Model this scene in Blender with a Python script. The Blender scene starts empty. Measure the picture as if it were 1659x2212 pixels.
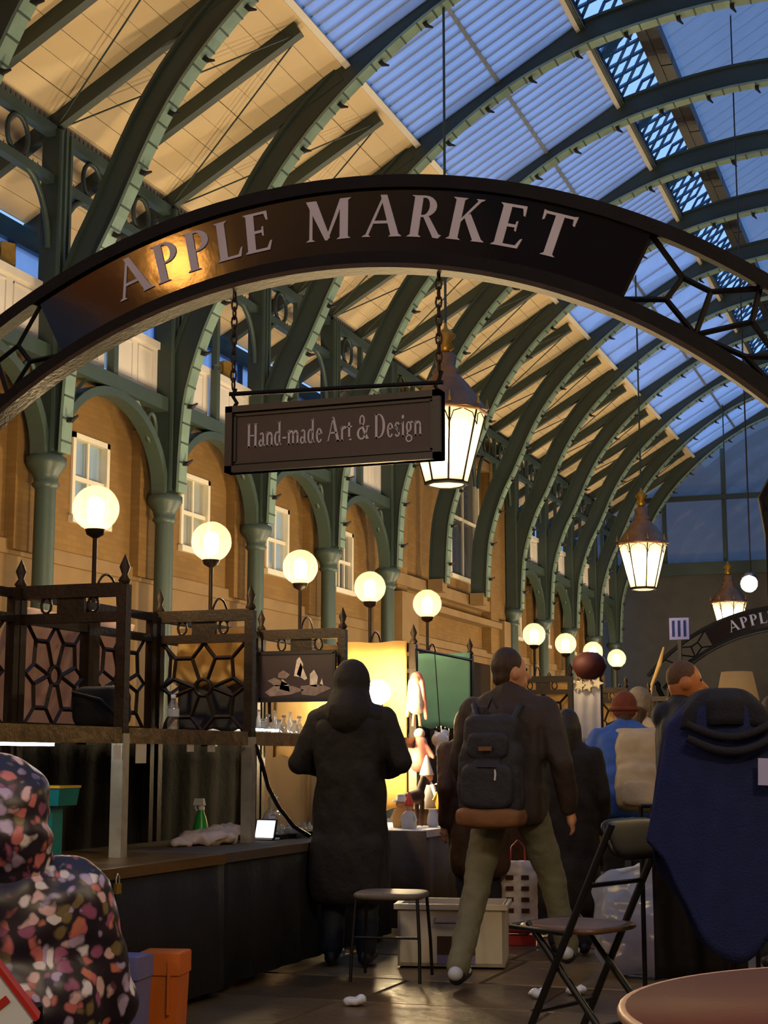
import bpy, bmesh, math, random
from mathutils import Vector, Matrix
R = math.radians
random.seed(7)
sc = bpy.context.scene
col = sc.collection

# ---------------------------------------------------------------- camera
cam = bpy.data.objects.new('camera', bpy.data.cameras.new('camera'))
col.objects.link(cam)
cam.location = (0, 0, 1.2)
cam.rotation_euler = (R(90 + 8.86), 0, R(19.89))
cam.data.sensor_fit = 'VERTICAL'
cam.data.sensor_height = 24.0
cam.data.lens = 24.0 * 3400 / 2212
cam.data.clip_end = 300
sc.camera = cam

# ---------------------------------------------------------------- dusk sky, exposure
wd = bpy.data.worlds.new('dusk'); sc.world = wd
wd.use_nodes = True
bg = wd.node_tree.nodes['Background']
bg.inputs[0].default_value = (0.235, 0.45, 0.90, 1)
bg.inputs[1].default_value = 1.4
sc.view_settings.view_transform = 'Standard'
sc.view_settings.look = 'None'
sc.view_settings.gamma = 1.0
sc.view_settings.exposure = 0.0
sc.view_settings.use_curve_mapping = False
sc.cycles.max_bounces = 5
sc.cycles.diffuse_bounces = 2
sc.cycles.glossy_bounces = 2
sc.cycles.transmission_bounces = 4
sc.cycles.transparent_max_bounces = 8
sc.cycles.caustics_reflective = False
sc.cycles.caustics_refractive = False
sc.cycles.use_adaptive_sampling = True
sc.cycles.adaptive_threshold = 0.08
WARM2 = (1.0, 0.77, 0.46)

def lamp(kind, name, loc, power, color, size=0.3, target=None, spot=None):
    d = bpy.data.lights.new(name, kind)
    d.energy = power; d.color = color
    if kind == 'AREA':
        d.shape = 'RECTANGLE'; d.size = size[0]; d.size_y = size[1]
    else:
        d.shadow_soft_size = size
    if spot:
        d.spot_size = R(spot[0]); d.spot_blend = spot[1]
    o = bpy.data.objects.new(name, d); col.objects.link(o)
    o.location = loc
    if target is not None:
        o.rotation_euler = (Vector(target) - Vector(loc)).to_track_quat('-Z', 'Y').to_euler()
    return o

# hidden area lights added behind the stalls to wash wall and boarded ceiling
for i in range(8):
    y = 13.0 + 4.6 * i
    lamp('AREA', 'hidden_wash_light', (-5.9, y, 2.3), 210, WARM2, (0.5, 1.6), (-9.6, y + 0.6, 8.2))
# unseen fill lights at assumed lantern spots, brightening from the camera side
lamp('POINT', 'rear_fill_light', (-5.98, -7.0, 5.2), 520, WARM2, 0.4)
lamp('POINT', 'rear_fill_light', (2.0, 1.5, 5.2), 430, WARM2, 0.4)
# unseen orange light added to give the arch board its warm reflection
lamp('POINT', 'arch_glint_light', (-9.6, -5.2, 7.8), 300, (1.0, 0.40, 0.07), 0.28)

# ---------------------------------------------------------------- materials
def lin(c):
    c = c / 255.0
    return c / 12.92 if c <= 0.04045 else ((c + 0.055) / 1.055) ** 2.4
def rgb(r, g, b): return (lin(r), lin(g), lin(b), 1)
MATS = {}
def mat(name, c, rough=0.6, metal=0.0, var=0.15, scale=6.0, bump=0.0, bscale=40.0, emit=None, stretch=None, spec=0.5):
    m = bpy.data.materials.new(name); m.use_nodes = True
    nt = m.node_tree; N = nt.nodes; L = nt.links
    b = N['Principled BSDF']
    b.inputs['Roughness'].default_value = rough
    b.inputs['Metallic'].default_value = metal
    b.inputs['Specular IOR Level'].default_value = spec
    tc = N.new('ShaderNodeTexCoord')
    src = tc.outputs['Object']
    if stretch:
        mp = N.new('ShaderNodeMapping'); mp.inputs['Scale'].default_value = stretch
        L.new(src, mp.inputs['Vector']); src = mp.outputs['Vector']
    nz = N.new('ShaderNodeTexNoise'); nz.inputs['Scale'].default_value = scale; nz.inputs['Detail'].default_value = 4
    L.new(src, nz.inputs['Vector'])
    mx = N.new('ShaderNodeMix'); mx.data_type = 'RGBA'
    mx.inputs['A'].default_value = tuple(min(1, x * (1 - var)) for x in c[:3]) + (1,)
    mx.inputs['B'].default_value = tuple(min(1, x * (1 + var)) for x in c[:3]) + (1,)
    rp = N.new('ShaderNodeValToRGB'); rp.color_ramp.elements[0].position = 0.3; rp.color_ramp.elements[1].position = 0.7
    L.new(nz.outputs['Fac'], rp.inputs['Fac'])
    L.new(rp.outputs['Color'], mx.inputs['Factor'])
    L.new(mx.outputs['Result'], b.inputs['Base Color'])
    if bump:
        n2 = N.new('ShaderNodeTexNoise'); n2.inputs['Scale'].default_value = bscale; n2.inputs['Detail'].default_value = 3
        L.new(src, n2.inputs['Vector'])
        bp = N.new('ShaderNodeBump'); bp.inputs['Strength'].default_value = bump; bp.inputs['Distance'].default_value = 0.02
        L.new(n2.outputs['Fac'], bp.inputs['Height']); L.new(bp.outputs['Normal'], b.inputs['Normal'])
    if emit:
        b.inputs['Emission Color'].default_value = emit[0] + (1,)
        b.inputs['Emission Strength'].default_value = emit[1]
    MATS[name] = m
    return m
def emis(name, c, s):
    m = bpy.data.materials.new(name); m.use_nodes = True
    N = m.node_tree.nodes; N.clear()
    e = N.new('ShaderNodeEmission'); e.inputs[0].default_value = tuple(c) + (1,); e.inputs[1].default_value = s
    o = N.new('ShaderNodeOutputMaterial'); m.node_tree.links.new(e.outputs[0], o.inputs[0])
    MATS[name] = m; return m
def glassy(name, tint, transl, f_trans, gloss=0.06, rough=0.05):
    """clear/obscured sheet: mix of straight-through, scattering and a little mirror"""
    m = bpy.data.materials.new(name); m.use_nodes = True
    N = m.node_tree.nodes; L = m.node_tree.links; N.clear()
    t = N.new('ShaderNodeBsdfTransparent'); t.inputs[0].default_value = tuple(tint) + (1,)
    d = N.new('ShaderNodeBsdfTranslucent')
    tc = N.new('ShaderNodeTexCoord'); nz = N.new('ShaderNodeTexNoise'); nz.inputs['Scale'].default_value = 2.2; nz.inputs['Detail'].default_value = 5
    L.new(tc.outputs['Object'], nz.inputs['Vector'])
    mx = N.new('ShaderNodeMix'); mx.data_type = 'RGBA'
    mx.inputs['A'].default_value = tuple(x * 0.72 for x in transl) + (1,); mx.inputs['B'].default_value = tuple(transl) + (1,)
    L.new(nz.outputs['Fac'], mx.inputs['Factor']); L.new(mx.outputs['Result'], d.inputs[0])
    df = N.new('ShaderNodeBsdfDiffuse'); df.inputs[0].default_value = (0.7, 0.68, 0.64, 1)
    g = N.new('ShaderNodeBsdfGlossy'); g.inputs['Roughness'].default_value = rough
    m0 = N.new('ShaderNodeMixShader'); m0.inputs[0].default_value = 0.22
    L.new(d.outputs[0], m0.inputs[1]); L.new(df.outputs[0], m0.inputs[2])
    m1 = N.new('ShaderNodeMixShader'); m1.inputs[0].default_value = f_trans
    L.new(m0.outputs[0], m1.inputs[1]); L.new(t.outputs[0], m1.inputs[2])
    m2 = N.new('ShaderNodeMixShader'); m2.inputs[0].default_value = gloss
    L.new(m1.outputs[0], m2.inputs[1]); L.new(g.outputs[0], m2.inputs[2])
    o = N.new('ShaderNodeOutputMaterial'); L.new(m2.outputs[0], o.inputs[0])
    MATS[name] = m; return m

mat('green_iron', rgb(62, 76, 66), 0.45, 0.0, 0.14, 1.3, 0.10, 30)
mat('green_iron_dark', rgb(46, 58, 52), 0.5, 0.0, 0.16, 1.3, 0.10, 30)
mat('flange', rgb(124, 146, 129), 0.35, 0.0, 0.18, 3)
mat('blue_iron', rgb(30, 72, 112), 0.45, 0, 0.12, 2)
mat('black_iron', rgb(20, 17, 16), 0.6, 0.0, 0.25, 9, 0.15, 40, spec=0.15)
mat('brown_iron', rgb(46, 34, 23), 0.45, 0.0, 0.3, 9, 0.15, 40, spec=0.3)
mat('ceiling_board', rgb(216, 190, 148), 0.75, 0, 0.06, 0.7, 0.05, 12)
mat('white_paint', rgb(222, 212, 196), 0.55, 0, 0.05, 2)
mat('window_paint', rgb(226, 214, 186), 0.5, 0, 0.05, 3)
mat('stone', rgb(134, 104, 62), 0.75, 0, 0.12, 2.0, 0.2, 18)
mat('grey_stone', rgb(62, 58, 50), 0.75, 0, 0.15, 2.0, 0.2, 18)
mat('timber', rgb(112, 70, 42), 0.6, 0, 0.2, 4)
mat('blind_blue', rgb(196, 216, 234), 0.6, 0, 0.15, 1.5)
mat('blind_cream', rgb(214, 206, 184), 0.6, 0, 0.06, 1.5)
mat('dark_glass', rgb(38, 34, 34), 0.12, 0, 0.2, 2)
mat('gold', rgb(176, 130, 40), 0.35, 0.6, 0.2, 9)
mat('copper', rgb(128, 92, 60), 0.4, 0.3, 0.25, 6)
mat('sign_board', rgb(11, 11, 22), 0.085, 0, 0.3, 2.5, 0.012, 14, spec=0.42)
mat('sign_letter', rgb(186, 178, 188), 0.5, 0, 0.05, 6)
mat('sign_brown', rgb(52, 38, 40), 0.45, 0, 0.12, 6)
mat('dark_trim', rgb(28, 24, 26), 0.4, 0, 0.15, 6)
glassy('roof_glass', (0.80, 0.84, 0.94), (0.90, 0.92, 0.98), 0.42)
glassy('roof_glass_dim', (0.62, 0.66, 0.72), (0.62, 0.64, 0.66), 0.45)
glassy('gable_glass', (0.30, 0.33, 0.36), (0.30, 0.31, 0.32), 0.5)
glassy('clear_glass', (0.92, 0.95, 0.98), (0.8, 0.85, 0.9), 0.90, 0.08, 0.02)
glassy('globe_glass', (1.0, 0.90, 0.72), (1.0, 0.80, 0.46), 0.95, 0.03, 0.08)
glassy('lantern_glass', (1.0, 0.93, 0.78), (1.0, 0.88, 0.66), 0.45, 0.05, 0.2)
emis('bulb', (1.0, 0.80, 0.50), 300)
emis('bulb_soft', (1.0, 0.80, 0.50), 210)
emis('lantern_bulb', (1.0, 0.82, 0.52), 60)
emis('white_lamp', (0.80, 0.92, 1.0), 420)
emis('led', (0.95, 0.97, 1.0), 14)
emis('spot_bulb', (1.0, 0.78, 0.42), 150)

def sheer(name, c, f=0.5):
    m = mat(name, c, 0.8, 0, 0.1, 5, 0.3, 8)
    N = m.node_tree.nodes; L = m.node_tree.links; b = N['Principled BSDF']; out = [n for n in N if n.type == 'OUTPUT_MATERIAL'][0]
    t = N.new('ShaderNodeBsdfTranslucent'); t.inputs[0].default_value = c
    mx = N.new('ShaderNodeMixShader'); mx.inputs[0].default_value = f
    L.new(b.outputs[0], mx.inputs[1]); L.new(t.outputs[0], mx.inputs[2]); L.new(mx.outputs[0], out.inputs[0])
# brick: procedural course pattern
def brick_mat(name, c1, c2, mortar):
    m = bpy.data.materials.new(name); m.use_nodes = True
    N = m.node_tree.nodes; L = m.node_tree.links; b = N['Principled BSDF']; b.inputs['Roughness'].default_value = 0.85
    tc = N.new('ShaderNodeTexCoord'); sp = N.new('ShaderNodeSeparateXYZ'); cb = N.new('ShaderNodeCombineXYZ')
    L.new(tc.outputs['Object'], sp.inputs[0])
    ad = N.new('ShaderNodeMath'); ad.operation = 'ADD'; L.new(sp.outputs['X'], ad.inputs[0]); L.new(sp.outputs['Y'], ad.inputs[1])
    L.new(ad.outputs[0], cb.inputs['X']); L.new(sp.outputs['Z'], cb.inputs['Y'])
    br = N.new('ShaderNodeTexBrick'); br.inputs['Scale'].default_value = 1.0
    br.inputs['Brick Width'].default_value = 0.225; br.inputs['Row Height'].default_value = 0.075; br.inputs['Mortar Size'].default_value = 0.008
    br.inputs['Color1'].default_value = c1; br.inputs['Color2'].default_value = c2; br.inputs['Mortar'].default_value = mortar
    L.new(cb.outputs[0], br.inputs['Vector'])
    nz = N.new('ShaderNodeTexNoise'); nz.inputs['Scale'].default_value = 0.9; nz.inputs['Detail'].default_value = 5; L.new(tc.outputs['Object'], nz.inputs['Vector'])
    mx = N.new('ShaderNodeMix'); mx.data_type = 'RGBA'; mx.blend_type = 'MULTIPLY'; mx.inputs['Factor'].default_value = 0.55
    rp = N.new('ShaderNodeValToRGB'); rp.color_ramp.elements[0].position = 0.3; rp.color_ramp.elements[0].color = (0.5, 0.46, 0.42, 1); rp.color_ramp.elements[1].position = 0.7
    L.new(nz.outputs['Fac'], rp.inputs['Fac']); L.new(br.outputs['Color'], mx.inputs['A']); L.new(rp.outputs['Color'], mx.inputs['B'])
    L.new(mx.outputs['Result'], b.inputs['Base Color'])
    bp = N.new('ShaderNodeBump'); bp.inputs['Strength'].default_value = 0.4; bp.inputs['Distance'].default_value = 0.01; bp.invert = True
    L.new(br.outputs['Fac'], bp.inputs['Height']); L.new(bp.outputs['Normal'], b.inputs['Normal'])
    MATS[name] = m
brick_mat('brick', rgb(140, 104, 48), rgb(130, 95, 43), rgb(128, 97, 49))

# ---------------------------------------------------------------- mesh helpers
class MB:
    def __init__(s): s.v = []; s.f = []; s.sm = []
    def add(s, vs, fs, smooth=False, M=None):
        o = len(s.v)
        for p in vs:
            p = Vector(p)
            s.v.append(tuple(M @ p) if M else tuple(p))
        for f in fs:
            s.f.append(tuple(i + o for i in f)); s.sm.append(smooth)
        return s
    def box(s, c, d, M=None, taper=None):
        x, y, z = c; a, b, h = d[0] / 2, d[1] / 2, d[2] / 2
        t = taper or (1, 1)
        vs = [(x - a, y - b, z - h), (x + a, y - b, z - h), (x + a, y + b, z - h), (x - a, y + b, z - h),
              (x - a * t[0], y - b * t[1], z + h), (x + a * t[0], y - b * t[1], z + h), (x + a * t[0], y + b * t[1], z + h), (x - a * t[0], y + b * t[1], z + h)]
        return s.add(vs, [(0, 3, 2, 1), (4, 5, 6, 7), (0, 1, 5, 4), (1, 2, 6, 5), (2, 3, 7, 6), (3, 0, 4, 7)], False, M)
    def bx(s, x0, x1, y0, y1, z0, z1): return s.box(((x0 + x1) / 2, (y0 + y1) / 2, (z0 + z1) / 2), (x1 - x0, y1 - y0, z1 - z0))
    def tube(s, p0, p1, r0, r1=None, n=8, caps=True):
        p0, p1 = Vector(p0), Vector(p1); r1 = r0 if r1 is None else r1
        q = (p1 - p0).to_track_quat('Z', 'Y').to_matrix()
        vs = []
        for p, r in ((p0, r0), (p1, r1)):
            for i in range(n):
                a = 2 * math.pi * i / n
                vs.append(p + q @ Vector((r * math.cos(a), r * math.sin(a), 0)))
        fs = [(i, (i + 1) % n, n + (i + 1) % n, n + i) for i in range(n)]
        s.add(vs, fs, n > 5)
        if caps: s.add(vs, [tuple(range(n - 1, -1, -1)), tuple(range(n, 2 * n))])
        return s
    def path(s, pts, r, n=8, closed=False, rs=None):
        pts = [Vector(p) for p in pts]; m = len(pts); rings = []
        up = Vector((0, 0, 1))
        for i, p in enumerate(pts):
            a = pts[(i - 1) % m] if (closed or i > 0) else p
            b = pts[(i + 1) % m] if (closed or i < m - 1) else p
            t = (b - a).normalized()
            if i == 0:
                u = t.orthogonal().normalized()
            else:
                u = (u - t * u.dot(t))
                u = u.normalized() if u.length > 1e-5 else t.orthogonal().normalized()
            w = t.cross(u); rr = rs[i] if rs else r
            rings.append([p + u * rr * math.cos(2 * math.pi * k / n) + w * rr * math.sin(2 * math.pi * k / n) for k in range(n)])
        vs = [v for g in rings for v in g]; fs = []
        for i in range(m if closed else m - 1):
            j = (i + 1) % m
            for k in range(n):
                fs.append((i * n + k, i * n + (k + 1) % n, j * n + (k + 1) % n, j * n + k))
        s.add(vs, fs, True)
        if not closed: s.add(vs, [tuple(range(n - 1, -1, -1)), tuple(range((m - 1) * n, m * n))])
        return s
    def sweep(s, pts, nrm, prof):
        """sweep a closed profile [(along normal, along side)] along pts with given normals, side = tangent x normal"""
        m = len(pts); n = len(prof); vs = []
        for i, p in enumerate(pts):
            p = Vector(p); a = Vector(pts[max(0, i - 1)]); b = Vector(pts[min(m - 1, i + 1)])
            t = (b - a).normalized(); nn = Vector(nrm[i]).normalized(); sd = t.cross(nn)
            vs += [p + nn * u + sd * w for u, w in prof]
        fs = [(i * n + k, i * n + (k + 1) % n, (i + 1) * n + (k + 1) % n, (i + 1) * n + k) for i in range(m - 1) for k in range(n)]
        s.add(vs, fs); s.add(vs, [tuple(range(n - 1, -1, -1)), tuple(range((m - 1) * n, m * n))])
        return s
    def lathe(s, prof, c=(0, 0, 0), n=16, M=None, sq=(1, 1)):
        vs = []; c = Vector(c)
        for r, z in prof:
            for k in range(n):
                a = 2 * math.pi * k / n
                vs.append(c + Vector((r * math.cos(a) * sq[0], r * math.sin(a) * sq[1], z)))
        fs = [(i * n + k, i * n + (k + 1) % n, (i + 1) * n + (k + 1) % n, (i + 1) * n + k) for i in range(len(prof) - 1) for k in range(n)]
        s.add(vs, fs, True, M)
        if prof[0][0] > 1e-4: s.add(vs[:n], [tuple(range(n - 1, -1, -1))], False, M)
        if prof[-1][0] > 1e-4: s.add(vs[-n:], [tuple(range(n))], False, M)
        return s
    def ball(s, c, r, n=12, m=8):
        r = (r, r, r) if not isinstance(r, tuple) else r
        vs = []
        for i in range(m + 1):
            t = math.pi * i / m
            for k in range(n):
                a = 2 * math.pi * k / n
                vs.append((c[0] + r[0] * math.sin(t) * math.cos(a), c[1] + r[1] * math.sin(t) * math.sin(a), c[2] - r[2] * math.cos(t)))
        return s.add(vs, [(i * n + k, i * n + (k + 1) % n, (i + 1) * n + (k + 1) % n, (i + 1) * n + k) for i in range(m) for k in range(n)], True)
    def prism(s, poly, o, ux, uy, un, d):
        """polygon (2D) extruded by d along un from origin o"""
        o, ux, uy, un = Vector(o), Vector(ux), Vector(uy), Vector(un); n = len(poly)
        vs = [o + ux * a + uy * b for a, b in poly] + [o + ux * a + uy * b + un * d for a, b in poly]
        fs = [tuple(range(n - 1, -1, -1)), tuple(range(n, 2 * n))] + [(i, (i + 1) % n, n + (i + 1) % n, n + i) for i in range(n)]
        return s.add(vs, fs)
    def mesh(s, name, m):
        me = bpy.data.meshes.new(name)
        me.from_pydata(s.v, [], s.f)
        me.polygons.foreach_set('use_smooth', s.sm)
        bm = bmesh.new(); bm.from_mesh(me)
        bmesh.ops.recalc_face_normals(bm, faces=bm.faces)
        bm.to_mesh(me); bm.free()
        me.materials.append(MATS[m] if isinstance(m, str) else m)
        me.update()
        return me
    def build(s, name, m, parent=None, loc=None):
        o = bpy.data.objects.new(name, s.mesh(name, m)); col.objects.link(o)
        if parent is not None: o.parent = parent
        if loc is not None: o.location = loc
        return o

def tag(o, label=None, cat=None, group=None, kind=None):
    if label: o['label'] = label
    if cat: o['category'] = cat
    if group: o['group'] = group
    if kind: o['kind'] = kind
    return o
def thing(name, label, cat, loc=(0, 0, 0), rz=0, group=None):
    o = bpy.data.objects.new(name, None); col.objects.link(o)
    o.location = loc; o.rotation_euler = (0, 0, rz); o.empty_display_size = 0.1
    return tag(o, label, cat, group)
def struct(name, label=None, loc=(0, 0, 0)):
    o = bpy.data.objects.new(name, None); col.objects.link(o); o.location = loc
    o['kind'] = 'structure'
    if label: o['label'] = label
    return o
def inst(src, parent, loc=None, rot=None, scale=None):
    o = bpy.data.objects.new(src.name.split('.')[0], src.data); col.objects.link(o); o.parent = parent
    if loc is not None: o.location = loc
    if rot is not None: o.rotation_euler = rot
    if scale is not None: o.scale = scale
    return o
def copy_tree(o, parent=None):
    c = o.copy(); col.objects.link(c); c.parent = parent
    for ch in list(o.children): copy_tree(ch, c)
    return c
ORD = ['first', 'second', 'third', 'fourth', 'fifth', 'sixth', 'seventh', 'eighth', 'ninth', 'tenth', 'eleventh', 'twelfth', 'thirteenth', 'fourteenth', 'fifteenth']

# ================================================================ HALL
Y0, DY = 15.88, 2.99
def YK(k): return Y0 + DY * k
KMIN, KMAX = -2, 11
def cz(x): return 8.8 + 0.577 * (x + 10)             # underside of the left roof slope
YEND = YK(KMAX) + 1.2

# ---- floor: stone flags near the stalls, plain beyond
floor = struct('floor', 'worn brown stone paving of the market hall')
MB().bx(-12, 6, -12, YEND + 1, -0.12, -0.012).build('floor_bed', mat('floor_bed', rgb(58, 46, 32), 0.7, 0, 0.25, 1.2), floor)
mat('flag_a', rgb(104, 86, 60), 0.33, 0, 0.30, 1.7, 0.35, 9)
mat('flag_b', rgb(88, 71, 49), 0.30, 0, 0.30, 1.9, 0.35, 9)
mat('flag_c', rgb(118, 98, 68), 0.36, 0, 0.28, 1.5, 0.35, 9)
fx = -4.8; protos = {}
yrow = 4.2; r_i = 0
while yrow < 15.5:
    h = [0.82, 1.0, 0.7, 0.9][r_i % 4]
    x = -5.2 - (r_i % 3) * 0.3; c_i = 0
    while x < 0.6:
        w = [1.1, 1.5, 0.9, 1.3][(c_i + r_i * 2) % 4]
        key = (round(w, 2), h, (c_i * 3 + r_i) % 3)
        if key not in protos:
            m_ = MB().box((0, 0, -0.006), (w - 0.014, h - 0.014, 0.03), None, (0.985, 0.98))
            protos[key] = m_.mesh('flagstone', 'flag_' + 'abc'[key[2]])
        o = bpy.data.objects.new('flagstone', protos[key]); col.objects.link(o); o.parent = floor
        o.location = (x + w / 2, yrow + h / 2, random.uniform(-0.015, -0.009))
        x += w; c_i += 1
    yrow += h; r_i += 1

# ---- left wall
def wall_box(m, x0, x1, y0, y1, z0, z1): m.bx(x0, x1, y0, y1, z0, z1)
WX = -10.37
wl = struct('wall_left', 'brown brick wall behind the green arcade')
mb = MB(); st = MB()
WIN = []
for k in range(-10, KMAX):
    a, b = YK(k), YK(k + 1)
    if 4 <= k <= 6: continue
    yc = a + 1.62; w0, w1 = yc - 0.46, yc + 0.46
    mb.bx(WX - 0.3, WX, a, w0, 3.6, 6.1); mb.bx(WX - 0.3, WX, w1, b, 3.6, 6.1)
    mb.bx(WX - 0.3, WX, w0, w1, 5.28, 6.1); mb.bx(WX - 0.3, WX, w0, w1, 3.6, 4.14)
    mb.bx(WX, WX + 0.14, a - 0.28, a + 0.28, 3.6, 5.6)
    if k >= -1: WIN.append((yc, k))
    st.bx(WX - 0.3, WX + 0.02, a, b, 0, 3.6); st.bx(WX - 0.3, WX + 0.06, a, b, 3.55, 3.72)
pa, pb = YK(4) + 1.3, YK(7) - 0.3
mb.bx(WX - 0.3, WX, YK(4), 32.95, 3.6, 9.2); mb.bx(WX - 0.3, WX, 35.15, YK(7), 3.6, 9.2)
mb.bx(WX - 0.3, WX, 32.95, 35.15, 3.6, 5.15); mb.bx(WX - 0.3, WX, 32.95, 35.15, 7.95, 9.2)
mb.bx(WX, WX + 0.16, YK(4) + 1.15, YK(4) + 1.75, 3.6, 9.0)
mb.bx(WX, WX + 0.22, pb - 1.1, pb + 0.5, 3.6, 8.4)
st.bx(WX - 0.3, WX + 0.02, YK(4), YK(7), 0, 3.6)
st.bx(WX, WX + 0.20, YK(4) + 1.0, pb + 0.5, 4.56, 4.80)
st.bx(WX, WX + 0.30, YK(4) + 1.0, pb + 0.5, 4.20, 4.34)
st.bx(WX, WX + 0.12, YK(4) + 1.0, pb + 0.5, 3.5, 3.66)
st.bx(WX, WX + 0.26, 32.6, 35.5, 7.88, 8.06)
st.bx(WX, WX + 0.24, 36.0, pb + 0.6, 7.55, 7.70)
st.bx(WX, WX + 0.35, YK(4) + 0.9, YK(4) + 1.9, 0, 4.4)
st.bx(WX, WX + 0.35, pb - 0.4, pb + 0.5, 0, 4.4)
mb.bx(-11.4, -11.2, YK(-10), YK(-3), 6.7, 8.2)  # unseen brick strip added to shut out sky light behind the camera
mb.build('brickwork', 'brick', wl)
st.build('stone_courses', 'stone', wl)
# dark shop opening in the pavilion base
MB().bx(WX + 0.0, WX + 0.05, YK(4) + 2.1, pb - 0.6, 0.0, 3.35).build('shop_opening', 'dark_glass', wl)
# ledge, panels above the arcade beam
MB().bx(-11.3, -10.05, YK(-10), YK(4), 6.74, 6.84).build('ledge', 'white_paint', wl)
MB().bx(-11.3, -10.05, YK(7), YEND, 6.74, 6.84).build('ledge', 'white_paint', wl)
panel_proto = None
for k in range(-3, KMAX):
    if 4 <= k <= 6: continue
    for j in range(2):
        y = YK(k) + 0.13 + j * 1.45
        if panel_proto is None:
            m_ = MB().bx(-0.03, 0.03, 0, 1.30, 6.06, 6.80)
            for (u0, u1) in ((0.16, 0.58), (0.72, 1.14)):
                for a0, a1, z0, z1 in ((u0, u1, 6.18, 6.20), (u0, u1, 6.66, 6.68), (u0, u0 + 0.02, 6.18, 6.68), (u1 - 0.02, u1, 6.18, 6.68)):
                    m_.bx(0.03, 0.045, a0, a1, z0, z1)
            panel_proto = m_.build('panel', 'white_paint', wl, (-10.12, y, 0))
        else:
            inst(panel_proto, wl, (-10.12, y, 0))

def sash(name, y0, y1, z0, z1, x, blind, cols=2, label=None, extra=False):
    w = struct(name, label)
    f = MB(); t = 0.07
    f.bx(x - 0.1, x + 0.05, y0, y0 + t, z0, z1); f.bx(x - 0.1, x + 0.05, y1 - t, y1, z0, z1)
    f.bx(x - 0.1, x + 0.05, y0, y1, z1 - t, z1); f.bx(x - 0.1, x + 0.09, y0 - 0.03, y1 + 0.03, z0 - 0.02, z0 + t)
    f.build('frame', 'window_paint', w)
    zm = (z0 + z1) / 2
    MB().bx(x - 0.06, x + 0.01, y0 + t, y1 - t, zm - 0.03, zm + 0.03).build('meeting_rail', 'window_paint', w)
    cw = (y1 - y0 - 2 * t) / cols
    for i in range(1, cols):
        yy = y0 + t + i * cw
        MB().bx(x - 0.05, x, yy - 0.02, yy + 0.02, z0 + t, z1 - t).build('glazing_bar', 'window_paint', w)
    for i in range(cols):
        for a, b in ((z0 + t, zm - 0.03), (zm + 0.03, z1 - t)):
            MB().bx(x - 0.035, x - 0.025, y0 + t + i * cw + 0.02, y0 + t + (i + 1) * cw - 0.02, a, b).build('pane', 'clear_glass', w)
    MB().bx(x - 0.10, x - 0.08, y0, y1, z0, z1).build('blind', blind, w)
    return w
wi = 4
for yc, k in WIN:
    sash('window_%d' % wi, yc - 0.46, yc + 0.46, 4.14, 5.28, WX - 0.02, ['blind_blue', 'blind_cream', 'blind_blue', 'dark_glass'][k % 4], 3 if k == 3 else 2,
         'white sash window in the brick bay, %s bay of the arcade' % ORD[k + 1]); wi += 1
w = sash('window_%d' % wi, 32.95, 35.15, 5.15, 7.95, WX - 0.02, 'dark_glass', 2, 'tall white sash window with half drawn curtain in the brick pavilion'); wi += 1
MB().bx(WX - 0.17, WX - 0.12, 33.05, 34.1, 5.2, 7.9).build('curtain', 'blind_cream', w)
m_ = MB(); m_.path([(WX + 0.1, 32.9, 8.2), (WX + 0.1, 33.4, 8.75), (WX + 0.1, 34.05, 9.0), (WX + 0.1, 34.7, 8.75), (WX + 0.1, 35.2, 8.2)], 0.07, 6).build('arched_head', 'window_paint', w)

# clerestory strip under the eaves
cl = struct('window_%d' % wi, 'clerestory strip of dusky blue panes under the eaves'); wi += 1
fr = MB(); fr.bx(-11.34, -11.22, YK(-6), YEND, 6.84, 6.95); fr.bx(-11.36, -11.20, YK(-6), YEND, 7.82, 8.10)
pane = None
for k in range(-3, KMAX):
    for j in range(3):
        y = YK(k) + j * DY / 3
        fr.bx(-11.33, -11.23, y - 0.06, y + 0.06, 6.9, 7.9)
        if pane is None: pane = MB().bx(-0.008, 0.008, 0.06, DY / 3 - 0.06, 6.95, 7.82).build('pane', 'roof_glass', cl, (-11.28, y, 0))
        else: inst(pane, cl, (-11.28, y, 0))
fr.build('frame', 'blue_iron', cl)

# ---- boarded ceiling (left slope)
ce = struct('ceiling', 'cream boarded slope of the roof with dark rafters')
SL = math.atan(0.577)
x0c, x1c = -11.35, -7.42
NB = 15; bw = (x1c - x0c) / NB
bp_ = None
for k in range(-3, KMAX):
    for j in range(NB):
        xa = x0c + j * bw; xm = xa + bw / 2
        if bp_ is None:
            L_ = bw / math.cos(SL)
            bp_ = MB().box((0, DY / 2, 0.0), (L_ - 0.006, DY - 0.008, 0.03)).build('ceiling_board', 'ceiling_board', ce, (xm, YK(k), cz(xm) + 0.22)); bp_.rotation_euler = (0, -SL, 0)
        else:
            inst(bp_, ce, (xm, YK(k), cz(xm) + 0.22 + random.uniform(-0.004, 0.004)), (0, -SL, 0))
Lt = (x1c - x0c) / math.cos(SL); xm = (x0c + x1c) / 2
o = MB().box((0, 0, 0), (Lt + 0.1, YEND - YK(-10), 0.04)).build('roof_deck', 'ceiling_board', ce, (xm, (YEND + YK(-10)) / 2, cz(xm) + 0.27)); o.rotation_euler = (0, -SL, 0)
rp_ = None
for i in range(-3, 2 * KMAX + 1):
    y = Y0 + i * DY / 2
    if rp_ is None:
        rp_ = MB().box((0, 0, 0), (Lt - 0.05, 0.13, 0.20)).build('rafter', 'green_iron_dark', ce, (xm, y, cz(xm) + 0.10)); rp_.rotation_euler = (0, -SL, 0)
    else: inst(rp_, ce, (xm, y, cz(xm) + 0.10), (0, -SL, 0))
rod = None
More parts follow.
